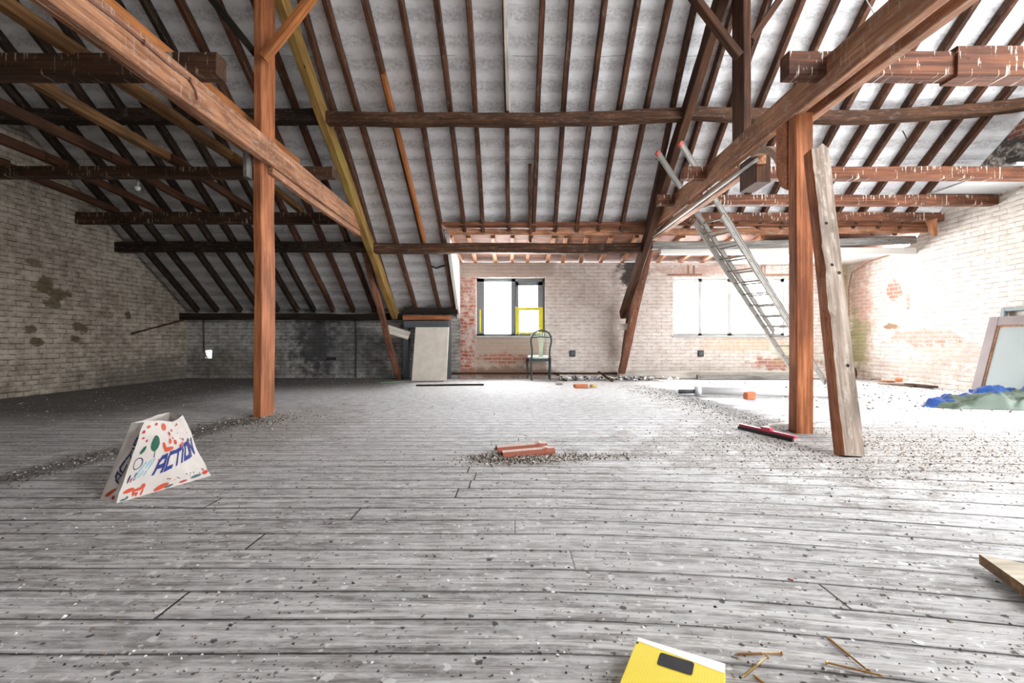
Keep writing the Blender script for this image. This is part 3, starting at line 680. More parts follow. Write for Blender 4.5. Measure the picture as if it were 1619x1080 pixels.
o = link('door_panel', bm, M_panel, label='stained cream board leaning in the dark door surround', cat='board')
o.location = ((678-809.5)*8.95/F, 8.98, 0.003); o.rotation_euler = (-.33, 0, 0)

# ------------------------------------------------------------------ chair
M_cf = plain('dark grey-green chair paint', (.045,.065,.06), .45, var=.3)
M_cs = plain('pale green worn chair paint', (.50,.60,.46), .5, var=.2)
M_cu = plain('white chair seat cover', (.72,.74,.73), .7)
def chair(loc, rz):
    t = empty('dining_chair', loc, rz, label='dark green chair with fan-slatted back and white seat by the window', cat='chair')
    # local: +y is the front (towards the wall), back at y=0
    W = .215
    for s in (-1, 1):
        bm = bmesh.new(); tube(bm, [(s*.185, -.03, 0), (s*.19, 0, .2), (s*.195, .01, .44)], .017, 8, rs=[.015,.019,.021]); link('leg', bm, M_cf, t, True)
        bm = bmesh.new(); tube(bm, [(s*.235, .42, .0), (s*.222, .43, .025), (s*.215, .40, .12), (s*.235, .40, .28), (s*.238, .39, .42)], .02, 8, rs=[.018,.016,.013,.02,.028]); link('leg', bm, M_cf, t, True)
    pts = []
    for s in (-1,):
        pts += [(-.19, .0, .44), (-.175, -.02, .52), (-.178, -.045, .64), (-.205, -.07, .78), (-.195, -.09, .88), (-.145, -.10, .955), (-.075, -.105, .99)]
    arch = pts+[(0, -.107, 1.0)]+[(-x, y, z) for x, y, z in pts[::-1]]
    bm = bmesh.new(); tube(bm, arch, .018, 8); link('back_frame', bm, M_cf, t, True)
    bm = bmesh.new()
    tube(bm, [(-.2, -.085, .865), (-.12, -.09, .86), (0, -.09, .875), (.12, -.09, .86), (.2, -.085, .865)], .012, 6)
    link('cross_rail', bm, M_cf, t, True)
    bm = bmesh.new()
    for k in range(-2, 3):
        tube(bm, [(k*.018, -.0, .47), (k*.016, -.03, .62), (k*.024, -.065, .78), (k*.040, -.088, .88), (k*.050, -.098, .955)], .008, 6, rs=[.010,.007,.008,.011,.013])
    box(bm, -.06, .06, -.012, .012, .455, .485, bev=.004)
    link('splat', bm, M_cs, t, True, label='pale green fan-shaped back splat')
    bm = bmesh.new(); box(bm, -.19, .19, 0, .03, .38, .445, bev=.006); box(bm, -.22, .22, .385, .42, .38, .44, bev=.006)
    for s in (-1, 1): quadprism(bm, [(s*.185, 0, .38), (s*.185, 0, .44), (s*.235, .40, .44), (s*.235, .40, .38)], (-s*.025, 0, 0))
    link('seat_rail', bm, M_cf, t)
    bm = bmesh.new(); ring = []
    for z, g in ((.44, 1), (.47, 1.02), (.49, .94), (.497, .6)):
        r = []
        for k in range(24):
            a = 2*math.pi*k/24; cx, cy = math.cos(a), math.sin(a)
            sx = abs(cx)**.45*(1 if cx > 0 else -1); sy = abs(cy)**.45*(1 if cy > 0 else -1)
            wd = .20+.045*(sy+1)/2
            r.append(bm.verts.new((sx*wd*g, .205+sy*.215*g, z)))
        ring.append(r)
    for a, b in zip(ring, ring[1:]):
        for k in range(24): bm.faces.new((a[k], a[(k+1) % 24], b[(k+1) % 24], b[k]))
    bm.faces.new(ring[0][::-1]); bm.faces.new(ring[-1])
    link('seat', bm, M_cu, t, True, label='white upholstered seat')
    return t
chair((.575, 9.13, 0), .06)

# ------------------------------------------------------------------ ladder
M_al = plain('dull aluminium', (.33,.315,.29), .45, .35, var=.2, sc_=12)
M_red = plain('red paint marks', (.55,.10,.08), .5)
A = Vector((5.60, 8.50, 0.03)); B = Vector((2.08, 6.15, 3.33))
d = (B-A).normalized(); wv = Vector((.555, -.832, 0)).normalized(); nv = d.cross(wv).normalized()
if nv.z < 0: nv = -nv
lad = empty('ladder', (5.6, 8.5, 0), label='long aluminium extension ladder leaning over the right plate beam', cat='ladder')
def lrel(p): return Vector(p)-lad.location
def rail(name, off, s0, s1, sec, n_, red=None):
    p = A+wv*off+d*s0+nv*n_; q = A+wv*off+d*s1+nv*n_
    M = Matrix((d, wv, nv)).transposed().to_4x4(); M.translation = lrel(p); L = (q-p).length
    bm = bmesh.new(); sg = 1 if off > 0 else -1
    box(bm, 0, L, -.004, .004, -sec/2, sec/2)                       # web
    box(bm, 0, L, -.014, .014, -sec/2-.003, -sec/2+.003); box(bm, 0, L, -.014, .014, sec/2-.003, sec/2+.003)
    for k in range(int(L/.28)):
        for e in (-.018, .018):
            x = .14+k*.28+e; box(bm, x-.006, x+.006, sg*.006-.004, sg*.006+.004, -.006, .006, mi=1)
    for v in bm.verts: v.co = M @ v.co
    return link(name, bm, [M_al, M_slate], lad)
LEN = (B-A).length
rail('rail', .22, 0, 4.15, .095, 0); rail('rail', -.22, 0, 4.15, .095, 0)
rail('upper_rail', .185, 1.35, LEN, .085, .1); rail('upper_rail', -.185, 1.35, LEN, .085, .1)
def rung(s, n_, half, name='rung'):
    bm = bmesh.new(); p = A+d*s+nv*n_
    tube(bm, [lrel(p-wv*half), lrel(p+wv*half)], .014, 6); link(name, bm, M_al, lad)
for k in range(14): rung(.25+k*.28, 0, .22)
for k in range(12): rung(1.5+k*.28, .1, .185, 'upper_rung')
for off in (-.22, .22):
    bm = bmesh.new(); p = A+wv*off; M = Matrix((d, wv, nv)).transposed().to_4x4(); M.translation = lrel(p)
    box(bm, -.01, .05, -.018, .018, -.042, .042, M=M, bev=.003); link('foot', bm, M_slate, lad)
    bm = bmesh.new(); p = A+wv*off*.84+d*LEN+nv*.085; M.translation = lrel(p)
    box(bm, -.03, .02, -.018, .018, -.036, .036, M=M, bev=.003); link('red_end_cap', bm, M_red, lad, label='red plastic end cap')
# ------------------------------------------------------------------ leaning board at the right post
def leaning_board():
    p0 = Vector((2.30, 3.10, 0)); p1 = Vector((2.455, 3.68, 2.36)); x = (p1-p0).normalized(); L = (p1-p0).length
    yv = Vector((0, 1, 0)); yv = (yv-x*yv.dot(x)).normalized(); zv = x.cross(yv)       # yv: thickness (away), zv: width
    M = Matrix((x, yv, zv)).transposed().to_4x4(); M.translation = p0
    bm = bmesh.new(); n = 40; rings = []
    for i in range(n+1):
        t = i/n; xx = t*L
        rag = .016*mnoise.noise(Vector((xx*4, 0, 3)))+.012*mnoise.noise(Vector((xx*13, 0, 8)))
        hw = .068+.006*mnoise.noise(Vector((xx*2, 5, 0)))
        top = -.05*(1 if i == n else 0)
        ring = []
        for (a, b) in ((-.045+rag*.5, hw-rag*1.2), (0, hw+.006-rag), (.05, hw+.004), (.05, -hw), (0, -hw+.003), (-.045, -hw), (-.047, -hw*.3), (-.048, hw*.4)):
            ex = xx
            if i == n: ex += -.09*(abs(b+.02)/.08) + .03*mnoise.noise(Vector((a*40, b*40, 2)))
            if i == 0: ex = 0
            ring.append(bm.verts.new((ex, a, b)))
        rings.append(ring)
    for i in range(n):
        for k in range(8):
            f = bm.faces.new((rings[i][k], rings[i][(k+1) % 8], rings[i+1][(k+1) % 8], rings[i+1][k]))
            if k in (0, 1): f.material_index = 1
    bm.faces.new(rings[0][::-1]); bm.faces.new(rings[-1])
    # bolt holes
    for s_, q in ((1.72, .02), (1.38, .012), (1.32, -.035), (.62, -.02)):
        vs = [bm.verts.new((s_+.013*math.cos(a), -.0495, q+.013*math.sin(a))) for a in [k*math.pi/4 for k in range(8)]]
        bm.faces.new(vs).material_index = 2
    # ground contact: flatten the foot
    me = link('leaning_board', bm, [MW['weathered'], MW['post'], MW['black']], label='weathered grey-brown board with torn edge leaning against the right post', cat='board')
    me.matrix_world = M
    return me
lb = leaning_board()

# ------------------------------------------------------------------ frames leaning on the right wall
M_fr = plain('grey-brown frame paint', (.17,.125,.115), .55, var=.2)
M_fb = plain('blue-grey frame paint', (.20,.22,.22), .6, var=.2)
M_pn = plain('dusty pale panel', (.19,.21,.20), .5, var=.1, sc_=3)
def leaned(name, label, x_bot, x_top, H, y_far, W_, fw, mf, mp, panel=True):
    t = empty(name, (x_bot, y_far, 0), label=label, cat='window frame')
    dx = x_top-x_bot; zz = math.sqrt(H*H-dx*dx); up = Vector((dx, 0, zz)).normalized(); al = Vector((0, -1, 0)); nn = up.cross(al)
    M = Matrix((al, up, nn)).transposed().to_4x4(); M.translation = (0, 0, .004)
    def b(nm, mat, u0, u1, v0, v1, n0, n1, **k):
        bm = bmesh.new(); box(bm, u0, u1, v0, v1, n0, n1, M=M, bev=.004); return link(nm, bm, mat, t, **k)
    b('stile', mf, 0, fw, 0, H, -.03, .03); b('stile', mf, W_-fw, W_, 0, H, -.03, .03)
    b('rail', mf, fw, W_-fw, 0, fw, -.03, .03); b('rail', mf, fw, W_-fw, H-fw, H, -.03, .03)
    if panel:
        b('panel', mp, fw+.018, W_-fw-.018, fw+.018, H-fw-.018, -.008, .008, label='dusty pale infill')
        for (u0, u1, v0, v1) in ((fw, fw+.018, fw, H-fw), (W_-fw-.018, W_-fw, fw, H-fw), (fw, W_-fw, fw, fw+.018), (fw, W_-fw, H-fw-.018, H-fw)):
            b('bead', MW['dormer'], u0, u1, v0, v1, -.02, .02)
    return t
leaned('framed_panel', 'large grey-brown framed panel leaning on the right brick wall behind the tarpaulin', 6.68, 6.97, 1.16, 6.62, 1.75, .13, M_fr, M_pn)
leaned('window_frame', 'blue-grey empty frame leaning on the right wall behind the larger panel', 6.93, 7.09, 1.27, 6.58, 1.4, .055, M_fb, M_pn, False)

# ------------------------------------------------------------------ tarpaulin
M_tb = plain('blue tarpaulin', (.015,.055,.21), .35, var=.3); M_tg = plain('green-grey tarpaulin', (.065,.09,.065), .45, var=.25)
def tarp():
    bm = bmesh.new(); nx, ny = 90, 44; g = []
    for j in range(ny+1):
        r = []
        for i in range(nx+1):
            u, v = i/nx, j/ny
            x = 4.98+2.0*u+.10*math.sin(v*7); y = 5.18+1.0*v*(.35+.65*min(1, u*1.6))+.05*math.sin(u*11)
            e = min(u*6, 1)*min((1-u)*7, 1)*min(v*7, 1)*min((1-v)*7, 1)
            q = Vector((x*2.2, y*2.6, 1.3))
            h = .07+.20*abs(mnoise.noise(q))+.13*abs(mnoise.noise(q*2.3+Vector((5,0,0))))+.05*abs(mnoise.noise(q*5.1))+.03*abs(mnoise.noise(q*11))
            if .04 < u < .10 and .2 < v < .6: h += .10
            h *= (1.0-.25*v)*(.55+.75*u)
            x += .06*mnoise.noise(q*1.9+Vector((0,9,0)))*e; y += .06*mnoise.noise(q*2.1+Vector((0,0,7)))*e
            r.append(bm.verts.new((x, y, .006+h*e)))
        g.append(r)
    for j in range(ny):
        for i in range(nx):
            f = bm.faces.new((g[j][i], g[j][i+1], g[j+1][i+1], g[j+1][i]))
            c = f.calc_center_median()
            blue = mnoise.noise(Vector((c.x*2.4, c.y*3, 4)))+.9*(j/ny-.33)+(.25 if c.z > .17 else -.15)
            if blue > .05: f.material_index = 1
    o = link('tarpaulin', bm, [M_tg, M_tb], smooth=True, label='crumpled blue and green tarpaulin on the floor in front of the framed panel', cat='tarpaulin')
    return o
tarp()

# ------------------------------------------------------------------ floor items at the back
M_pvc = plain('grey-white plastic pipe', (.62,.62,.63), .4, var=.06)
pp = empty('drain_pipe', (2.7, 6.65, 0), label='long grey-white plastic pipe lying on the floor behind the right post', cat='pipe')
bm = bmesh.new(); tube(bm, [(0,0,.062), (.7,-.14,.062), (1.75,-.35,.062)], .058, 16); link('tube', bm, M_pvc, pp, True)
bm = bmesh.new(); tube(bm, [(-.03,.006,.062), (.05,-.01,.062)], .066, 16); link('collar', bm, M_pvc, pp, True)
bm = bmesh.new(); tube(bm, [(-.25,.05,.045), (-.02,.006,.05)], .03, 10); link('spigot', bm, M_slate, pp, True, label='dark narrow pipe end')
M_br = plain('orange clay brick', (.50,.17,.08), .85, var=.3, sc_=30)
M_br2 = plain('yellowish brick', (.50,.38,.18), .85, var=.3, sc_=30)
def lump(name, loc, size, rz, mats, label, cat, seed=0, parent=None, group=None, rot=(0,0)):
    bm = bmesh.new(); box(bm, -size[0]/2, size[0]/2, -size[1]/2, size[1]/2, 0, size[2])
    bmesh.ops.subdivide_edges(bm, edges=bm.edges[:], cuts=3, use_grid_fill=True)
    for v in bm.verts:
        e = sum(abs(abs(v.co[k]-(size[2]/2 if k == 2 else 0))-size[k]/2) < 1e-4 for k in range(3))
        n = mnoise.noise_vector(v.co*22+Vector((seed,0,0)))*min(size)*.13
        if e >= 2: v.co += (Vector((0,0,size[2]/2))-v.co)*.09
        v.co += n if v.co.z > .001 else Vector((n.x, n.y, 0))
        v.co.z = max(0, v.co.z)
    o = link(name, bm, mats, label=label, cat=cat, group=group)
    o.location = loc; o.rotation_euler = (rot[0], rot[1], rz); return o
p = flo(1184, 631); lump('brick', (p.x, p.y-.02, 0), (.14, .09, .10), .1, M_br, 'orange half brick in front of the white plastic pipe', 'brick', 1)
p = flo(918, 613.5); lump('brick', p, (.24, .10, .065), .15, M_br, 'broken orange brick on the floor in front of the chair wall', 'brick', 2)
p = flo(938, 613); lump('brick_fragment', p, (.10, .09, .06), .5, M_br2, 'yellowish brick fragment touching the broken orange brick', 'brick', 3)
p = flo(884, 608.5); lump('brick_fragment', p, (.12, .07, .03), .3, MW['grey'], 'small dark flat fragment on the floor right of the chair', 'rubble', 4)
beam('long_timber', (2.22, 9.45, .095), (6.6, 9.40, .095), .12, .15, MW['pale'], 'long pale timber lying along the foot of the wall under the right window', 'timber')
beam('short_timber', (bpx(1090), 9.28, .05), (bpx(1250), 9.26, .05), .08, .10, MW['grey'], 'grey board lying in front of the long pale timber under the right window', 'timber')
p = flo(658, 610.5); q = flo(765, 609.5); beam('floor_lath', p+Vector((0,0,.015)), q+Vector((0,0,.015)), .07, .025, MW['black'], 'thin dark lath lying on the floor in front of the boarded door opening', 'lath')
p = flo(600, 606.5); q = flo(640, 604.5); beam('floor_lath', p+Vector((0,0,.01)), q+Vector((0,0,.01)), .09, .018, plain('green painted lath', (.14,.22,.12), .7), 'short greenish lath on the floor left of the dark lath', 'lath')
p = flo(617, 606); q = flo(700, 604.6); beam('floor_lath', p+Vector((0,0.1,.02)), q+Vector((0,.1,.02)), .05, .02, MW['grey'], 'thin grey lath right at the foot of the cream board', 'lath')
# broken sticks leaning at wall foot between chair and leg
beam('broken_stick', pix(947, 588, 9.45), flo(968, 604)+Vector((0,0,.015)), .05, .03, MW['brown'], 'brown stick leaning on the wall foot left of the slanting leg', 'stick')
beam('broken_stick', pix(878, 590, 9.5), flo(895, 603)+Vector((0,0,.015)), .05, .03, MW['brown'], 'brown stick leaning on the wall foot just right of the chair', 'stick')
# planks heap at the right wall
for k, (xa, ya, xb, yb, hz, m_, lab) in enumerate([
    (1392, 607.5, 1490, 612, .02, 'weathered', 'lowest plank of the heap at the foot of the right wall'),
    (1398, 606, 1482, 607.5, .040, 'dormer', 'orange-brown plank in the middle of the heap at the right wall'),
    (1405, 605, 1478, 604.5, .062, 'weathered', 'topmost plank of the heap at the right wall'),
    (1440, 610.5, 1500, 615, .03, 'brown', 'short dark plank at the near end of the heap at the right wall')]):
    p, q = flo(xa, ya), flo(xb, yb); p.z = q.z = hz; p.x = min(p.x, XR-.2); q.x = min(q.x, XR-.2)
    beam('loose_plank', p, q, .16, .03, MW[m_], lab, 'plank', 'plank heap at the right wall')
lump('brick', (6.75, 7.95, .074), (.22, .1, .07), .8, M_br, 'brick lying on top of the plank heap at the right wall', 'brick', 9)
# round thing in right corner
bm = bmesh.new(); tube(bm, [(0,-.05,.13), (0,.05,.13)], .13, 20); o = link('cable_reel', bm, MW['brown'], True and None, label='small brown round reel standing in the right corner', cat='reel'); o.location = (6.85, 9.2, 0); o.rotation_euler = (0,0,.5)

# ------------------------------------------------------------------ sockets, stick, hole, cable, bulb
M_blk = plain('black box plastic', (.03,.03,.033), .5)
for x, lab in ((905, 'small black socket box on the brick wall just right of the chair'), (1107.5, 'small black socket box on the brick wall under the right window')):
    t = empty('socket_box', (bpx(x), YB, bpz(559)), label=lab, cat='socket')
    bm = bmesh.new(); box(bm, -.06, .06, -.035, 0, -.065, .065, bev=.006); link('housing', bm, M_blk, t)
    bm = bmesh.new(); box(bm, -.042, .042, -.041, -.034, -.045, .045, bev=.003); link('cover', bm, M_slate, t)
beam('thin_pole', (XL+.04, 8.24, .93), (XL+.06, 9.6, 1.25), .025, .03, MW['brown'], 'thin brown pole leaning across the left gable wall near the corner', 'pole')
bm = bmesh.new(); tube(bm, [(bpx(322), YB-.012, 1.28), (bpx(323), YB-.012, .9), (bpx(323), YB-.012, .62)], .012, 6); tube(bm, [(bpx(323), YB-.012, .62), (bpx(328), YB-.012, .40)], .01, 6)
link('cable', bm, M_blk, label='black cable running down the low back wall to the small hole', cat='cable')
bm = bmesh.new(); tube(bm, [(bpx(563), YB-.014, 1.28), (bpx(563.5), YB-.014, .7), (bpx(563), YB-.014, .02)], .014, 6); tube(bm, [(bpx(518), YB-.02, .42), (bpx(532), YB-.02, .42)], .03, 6)
link('downpipe', bm, M_blk, label='thin black pipe running down the low back wall left of the slanting leg', cat='pipe')
bu = empty('hanging_bulb', (-4.97, 6.04, 2.99), label='small white light bulb hanging from a ceiling joist on the left', cat='lamp')
bm = bmesh.new(); tube(bm, [(0,0,0), (.004,0,-.10)], .004, 5); link('cord', bm, M_blk, bu)
bm = bmesh.new(); tube(bm, [(.004,0,-.09), (.004,0,-.14)], .018, 10); link('socket', bm, M_wf, bu, True)
bm = bmesh.new(); bmesh.ops.create_uvsphere(bm, u_segments=16, v_segments=10, radius=.035)
for v in bm.verts: v.co.z -= .175; v.co.x += .004
link('bulb', bm, plain('white bulb glass', (.85,.85,.83), .2), bu, True)
# broken bits of wire hanging from the roof on the right
bm = bmesh.new(); q = onroof(1370, 0, -.02); tube(bm, [q, q+Vector((.02,-.02,-.08)), q+Vector((.06,-.03,-.17)), q+Vector((.09,-.05,-.2))], .007, 6)
link('wire_end', bm, M_wf, label='white wire end dangling from the roof at top right', cat='wire')
bm = bmesh.new(); q = onroof(1427, 207, -.02); tube(bm, [q, q+Vector((.03,0,-.05)), q+Vector((.05,-.01,-.12))], .008, 6)
link('wire_end', bm, M_blk, label='short black wire end under the right upper purlin', cat='wire')
# rusty conduit in the right corner
bm = bmesh.new(); tube(bm, [(7.02, 8.3, 2.40), (7.05, 9.0, 2.36), (7.05, 9.45, 2.2), (7.06, 9.55, 1.9), (7.07, 9.56, 1.3)], .012, 6)
link('conduit', bm, plain('rusty conduit', (.28,.13,.08), .8), label='thin rusty conduit curving down the right corner', cat='pipe')
# torn black felt strip
bm = bmesh.new(); tube(bm, [onroof(676, 420, .1), onroof(684, 422, .06), onroof(690, 424, .04), onroof(698, 421, .07), onroof(706, 419, .1)], .018, 6)
link('felt_strip', bm, M_blk, label='torn black felt strip on the lining just left of the dormer', cat='strip')

# ------------------------------------------------------------------ squeegee by the right post
M_pink = plain('pink-red plastic', (.62,.07,.12), .45, var=.15)
sq = empty('floor_squeegee', (2.13, 3.8, 0), label='pink-red floor squeegee lying left of the right post', cat='squeegee')
p, q = flo(1170, 678), flo(1258, 699)
M, L = frame_mat(p-sq.location+Vector((0,0,.035)), q-sq.location+Vector((0,0,.035)))
bm = bmesh.new(); box(bm, 0, L, -.016, .016, -.010, .012, M=M, bev=.004); link('head', bm, M_pink, sq)
bm = bmesh.new(); box(bm, .005, L-.005, -.03, -.012, -.034, -.006, M=M); link('rubber_blade', bm, M_blk, sq)
bm = bmesh.new(); box(bm, L/2-.05, L/2+.05, -.012, .03, .0, .03, M=M, bev=.005); link('handle_socket', bm, M_pink, sq)
a = (p+q)/2-sq.location; bm = bmesh.new(); tube(bm, [a+Vector((0,.01,.05)), a+Vector((.16,.22,.045)), Vector((3.0,4.36,.03))-sq.location], .013, 8)
link('handle', bm, MW['pale'], sq, True, label='pale wooden handle')

# ------------------------------------------------------------------ roof tile on its grit heap
M_tile = plain('terracotta tile', (.30,.085,.05), .6, var=.25, sc_=14)
def roof_tile():
    L, W = .37, .24
    prof = []
    n = 28
    for i in range(n+1):
        u = i/n; y = -W/2+W*u
        # two rolls and a flat pan
        z = .034*max(0, math.sin(math.pi*min(1, u/.30)))**.7 if u < .30 else (.004 if u < .58 else .034*max(0, math.sin(math.pi*(u-.58)/.30))**.7 if u < .88 else .002)
        prof.append((y, z))
    bm = bmesh.new(); th = .010; rows = []
    for k in range(13):
        x = -L/2+L*k/12; f = 1.0
        if k in (10, 11): f = 1.10 if k == 10 else 1.0
        rows.append(([bm.verts.new((x, y, th+z*f+(.006 if k == 10 else 0))) for y, z in prof], [bm.verts.new((x, y, z*f*.8)) for y, z in prof]))
    for (t0, b0), (t1, b1) in zip(rows, rows[1:]):
        for i in range(n):
            bm.faces.new((t0[i], t1[i], t1[i+1], t0[i+1])); bm.faces.new((b0[i+1], b1[i+1], b1[i], b0[i]))
        bm.faces.new((t0[0], b0[0], b1[0], t1[0])); bm.faces.new((t0[n], t1[n], b1[n], b0[n]))
    for t_, b_ in (rows[0], rows[-1]):
        for i in range(n): bm.faces.new((t_[i], t_[i+1], b_[i+1], b_[i]))
    bm.normal_update()
    for f in bm.faces:
        if f.calc_center_median().z > .034 and abs(f.normal.z) > .75: f.material_index = 1
    o = link('roof_tile', bm, [M_tile, plain('dusty terracotta', (.60,.48,.42), .9, var=.35, sc_=40)], smooth=False, label='terracotta interlocking roof tile lying on a heap of grit in mid floor', cat='roof tile')
    o.location = (.085, 3.17, .014); o.rotation_euler = (.03, -.015, .30)
    return o
roof_tile()

# ------------------------------------------------------------------ thick board end, lower right
bm = bmesh.new()
tp = [(1.60, 1.56), (1.95, 1.28), (1.85, 1.00), (1.50, 1.28)]
quadprism(bm, [(x, y, 0) for x, y in tp], (0, 0, .034))
bm.normal_update()
for f in bm.faces: f.material_index = 0 if abs(f.normal.z) > .5 else 1
o = link('thick_board', bm, [wood('dusty pale board face', (.34,.27,.18), (.62,.54,.42), rough=.6), wood('dark sawn board edge', (.12,.06,.02), (.36,.20,.09))], label='thick pale board with brown edge entering at the lower right, propped off the floor', cat='board'); o.location = (0, 0, .018)
lump('board_prop', (1.76, 1.25, 0), (.05, .1, .017), .2, MW['grey'], 'small wooden prop under the thick board', 'block', 5)

# ------------------------------------------------------------------ yellow box
M_yb = plain('yellow cardboard', (.78,.60,.03), .5, var=.03); M_wh = plain('white cardboard', (.80,.80,.78), .5, var=.03)
M_yl = plain('pale yellow dots print', (.86,.74,.20), .5, var=.02)
M_film = plain('dark glossy window film', (.05,.05,.055), .12, var=.5, sc_=20, spec=.6)
Aa = Vector((.3115, 1.1232, 0)); Bb = Vector((.4830, 1.0310, 0)); ex = (Bb-Aa).normalized(); ey = Vector((-ex.y, ex.x, 0))*-1; Wb = (Bb-Aa).length; Lb = .25
M = Matrix((ex, -ey, Vector((0,0,1)))).transposed().to_4x4(); M.translation = Aa      # local: x across, y away; box runs to -y
M = Matrix((ex, ey, Vector((0,0,-1)))).transposed().to_4x4(); M.translation = Aa
M = Matrix.Identity(4); M.col[0][:3] = ex; M.col[1][:3] = ey; M.col[2][:3] = (0,0,1); M.col[3][:3] = Aa
# local y grows towards the camera
yb = empty('cardboard_box', (0,0,0), label='yellow cardboard packet with white edge and dark window at the bottom of the photo', cat='box')
bm = bmesh.new()
H0, H1 = .050, .050
pts = [(0,0), (Wb,0), (Wb,Lb), (0,Lb)]
quadprism(bm, [M @ Vector((x, y, .0)) for x, y in pts], (0, 0, .050))
link('carton', bm, M_yb, yb)
zt = .0504
bm = bmesh.new()
def flat(bm, poly, z, mi=0):
    f = bm.faces.new([bm.verts.new(M @ Vector((x, y, z))) for x, y in poly]); f.material_index = mi
    if f.normal.z < 0: f.normal_flip()
flat(bm, [(0,0), (Wb,0), (Wb,.034), (0,.014)], zt)
me = link('white_band', bm, M_wh, yb, recalc=False)
bm = bmesh.new()
ix = 0
for i in range(int(Wb/.0062)):
    for j in range(26):
        cx, cy = .006+i*.0062, .03+j*.0062+(.0031 if i % 2 else 0)
        if .054 < cx < .137 and cy < .084: continue
        if cx > Wb-.004: continue
        if cy < .018+.02*cx/Wb+.006: continue
        flat(bm, [(cx+.0015*math.cos(a), cy+.0015*math.sin(a)) for a in [k*math.pi/3 for k in range(6)]], zt)
link('printed_dots', bm, M_yl, yb, recalc=False, kind='stuff')
bm = bmesh.new()
def rrect(x0, x1, y0, y1, r, sk=0):
    out = []
    for cx, cy, a0 in ((x1-r, y1-r, 0), (x0+r, y1-r, 90), (x0+r, y0+r, 180), (x1-r, y0+r, 270)):
        for k in range(5):
            a = math.radians(a0+k*22.5); out.append((cx+r*math.cos(a), cy+r*math.sin(a)))
    return out
flat(bm, rrect(.058, .133, .030, .076, .007), zt+.0003)
link('window_film', bm, M_film, yb, recalc=False, label='dark glossy window')
bm = bmesh.new(); flat(bm, [(0+.006*math.cos(a), .022+.0045*math.sin(a)) for a in [(-90+k*22.5)*math.pi/180 for k in range(9)]], zt+.0003)
link('thumb_notch', bm, M_blk, yb, recalc=False)

# ------------------------------------------------------------------ screws
M_sc = plain('yellow passivated steel', (.46,.27,.10), .35, .8, var=.3, sc_=60)
M_sc2 = plain('worn brass-coloured steel', (.55,.42,.25), .35, .7, var=.3, sc_=60)
def screw_mesh(L=.100):
    bm = bmesh.new()
    prof = [(0, .0055), (.0012, .0058), (.005, .0026), (.006, .0024), (L*.42, .0024)]
    th = []; x = L*.42; k = 0
    while x < L-.008:
        th.append((x, .0020)); th.append((x+.0008, .0034)); th.append((x+.0016, .0020)); x += .0028
    prof += th+[(L-.004, .0014), (L, .0002)]
    rings = []
    for x, r in prof:
        rings.append([bm.verts.new((x, r*math.cos(a), r*math.sin(a))) for a in [k*math.pi/4 for k in range(8)]])
    for a, b in zip(rings, rings[1:]):
        for k in range(8): bm.faces.new((a[k], a[(k+1) % 8], b[(k+1) % 8], b[k]))
    bm.faces.new(rings[0][::-1]); bm.faces.new(rings[-1])
    vs = [bm.verts.new((-.0002, .0024*math.cos(a)*(1 if i % 2 else .45), .0024*math.sin(a)*(1 if i % 2 else .45))) for i, a in enumerate([k*math.pi/6 for k in range(12)])]
    f = bm.faces.new(vs); f.material_index = 1
    return bm
def screw(h, t, z0, z1, label, L=.1):
    a, b = flo(*h, z0), flo(*t, z1); Lq = (b-a).length
    o = link('wood_screw', screw_mesh(Lq), [M_sc if z0 < .01 else M_sc2, M_blk], label=label, cat='screw', group='long screws on the floor at the lower right')
    Mx, _ = frame_mat(a, b); o.matrix_world = Mx
screw((1236, 1033), (1161, 1034), .006, .004, 'long brass screw lying level beside the yellow packet, head to the right')
screw((1213, 1038), (1173, 1072), .017, .004, 'long brass screw whose head rests on the level screw, pointing down left')
screw((1232, 1098), (1189, 1066), .006, .004, 'long screw cut by the bottom edge of the photo beside the yellow packet')
screw((1373, 1061), (1306, 1006), .006, .004, 'long dark screw slanting down right, upper one of the crossed pair')
screw((1305, 1047), (1401, 1070), .006, .013, 'long screw crossing under the head of the slanting dark screw')
lump('red_fragment', flo(1250, 917), (.016, .008, .004), -.6, M_tile, 'tiny red fragment on the boards above the screws', 'fragment', 6)

# ------------------------------------------------------------------ paper bag
M_pb = plain('white paper', (.54,.49,.455), .75, var=.06, sc_=14); M_pbi = plain('inside of paper bag', (.62,.58,.56), .8, var=.06)
M_ink = plain('dark blue ink', (.006,.018,.16), .6, var=.1); M_lb = plain('light blue ink', (.20,.42,.50), .6, var=.05); M_nv = plain('navy ink', (.03,.035,.09), .6)
M_or = plain('orange-red ink', (.50,.055,.015), .6, var=.1); M_gr = plain('green ink', (.01,.085,.05), .6); M_cr = plain('dark red ink', (.42,.03,.05), .6); M_tl = plain('grey teal ink', (.06,.11,.13), .6)
BG = [M_pb, M_pbi, M_ink, M_lb, M_nv, M_or, M_gr, M_cr, M_tl]
g0 = flo(184, 796); g1 = flo(334, 752); g3 = flo(158, 789)
side = (g3-g0); g2 = g1+side*1.0
def onray(x, y, D): return pix(x, y, D)
t0 = onray(230, 664, 2.42); t1 = onray(290, 655, 2.70); t3 = onray(208, 668, 2.52); t2 = onray(268, 652, 2.86)
tm = onray(270, 667, 2.60)      # the dented middle of the front rim
gm = g0.lerp(g1, .62)
def crinkle(p, a=.009):
    q = p*7; n = mnoise.noise_vector(q); rdg = (abs(n.x)**.6)*.5
    return p+n*a*1.2+mnoise.noise_vector(p*19)*a*.55+Vector((-.3,-.9,0))*rdg*a*1.2
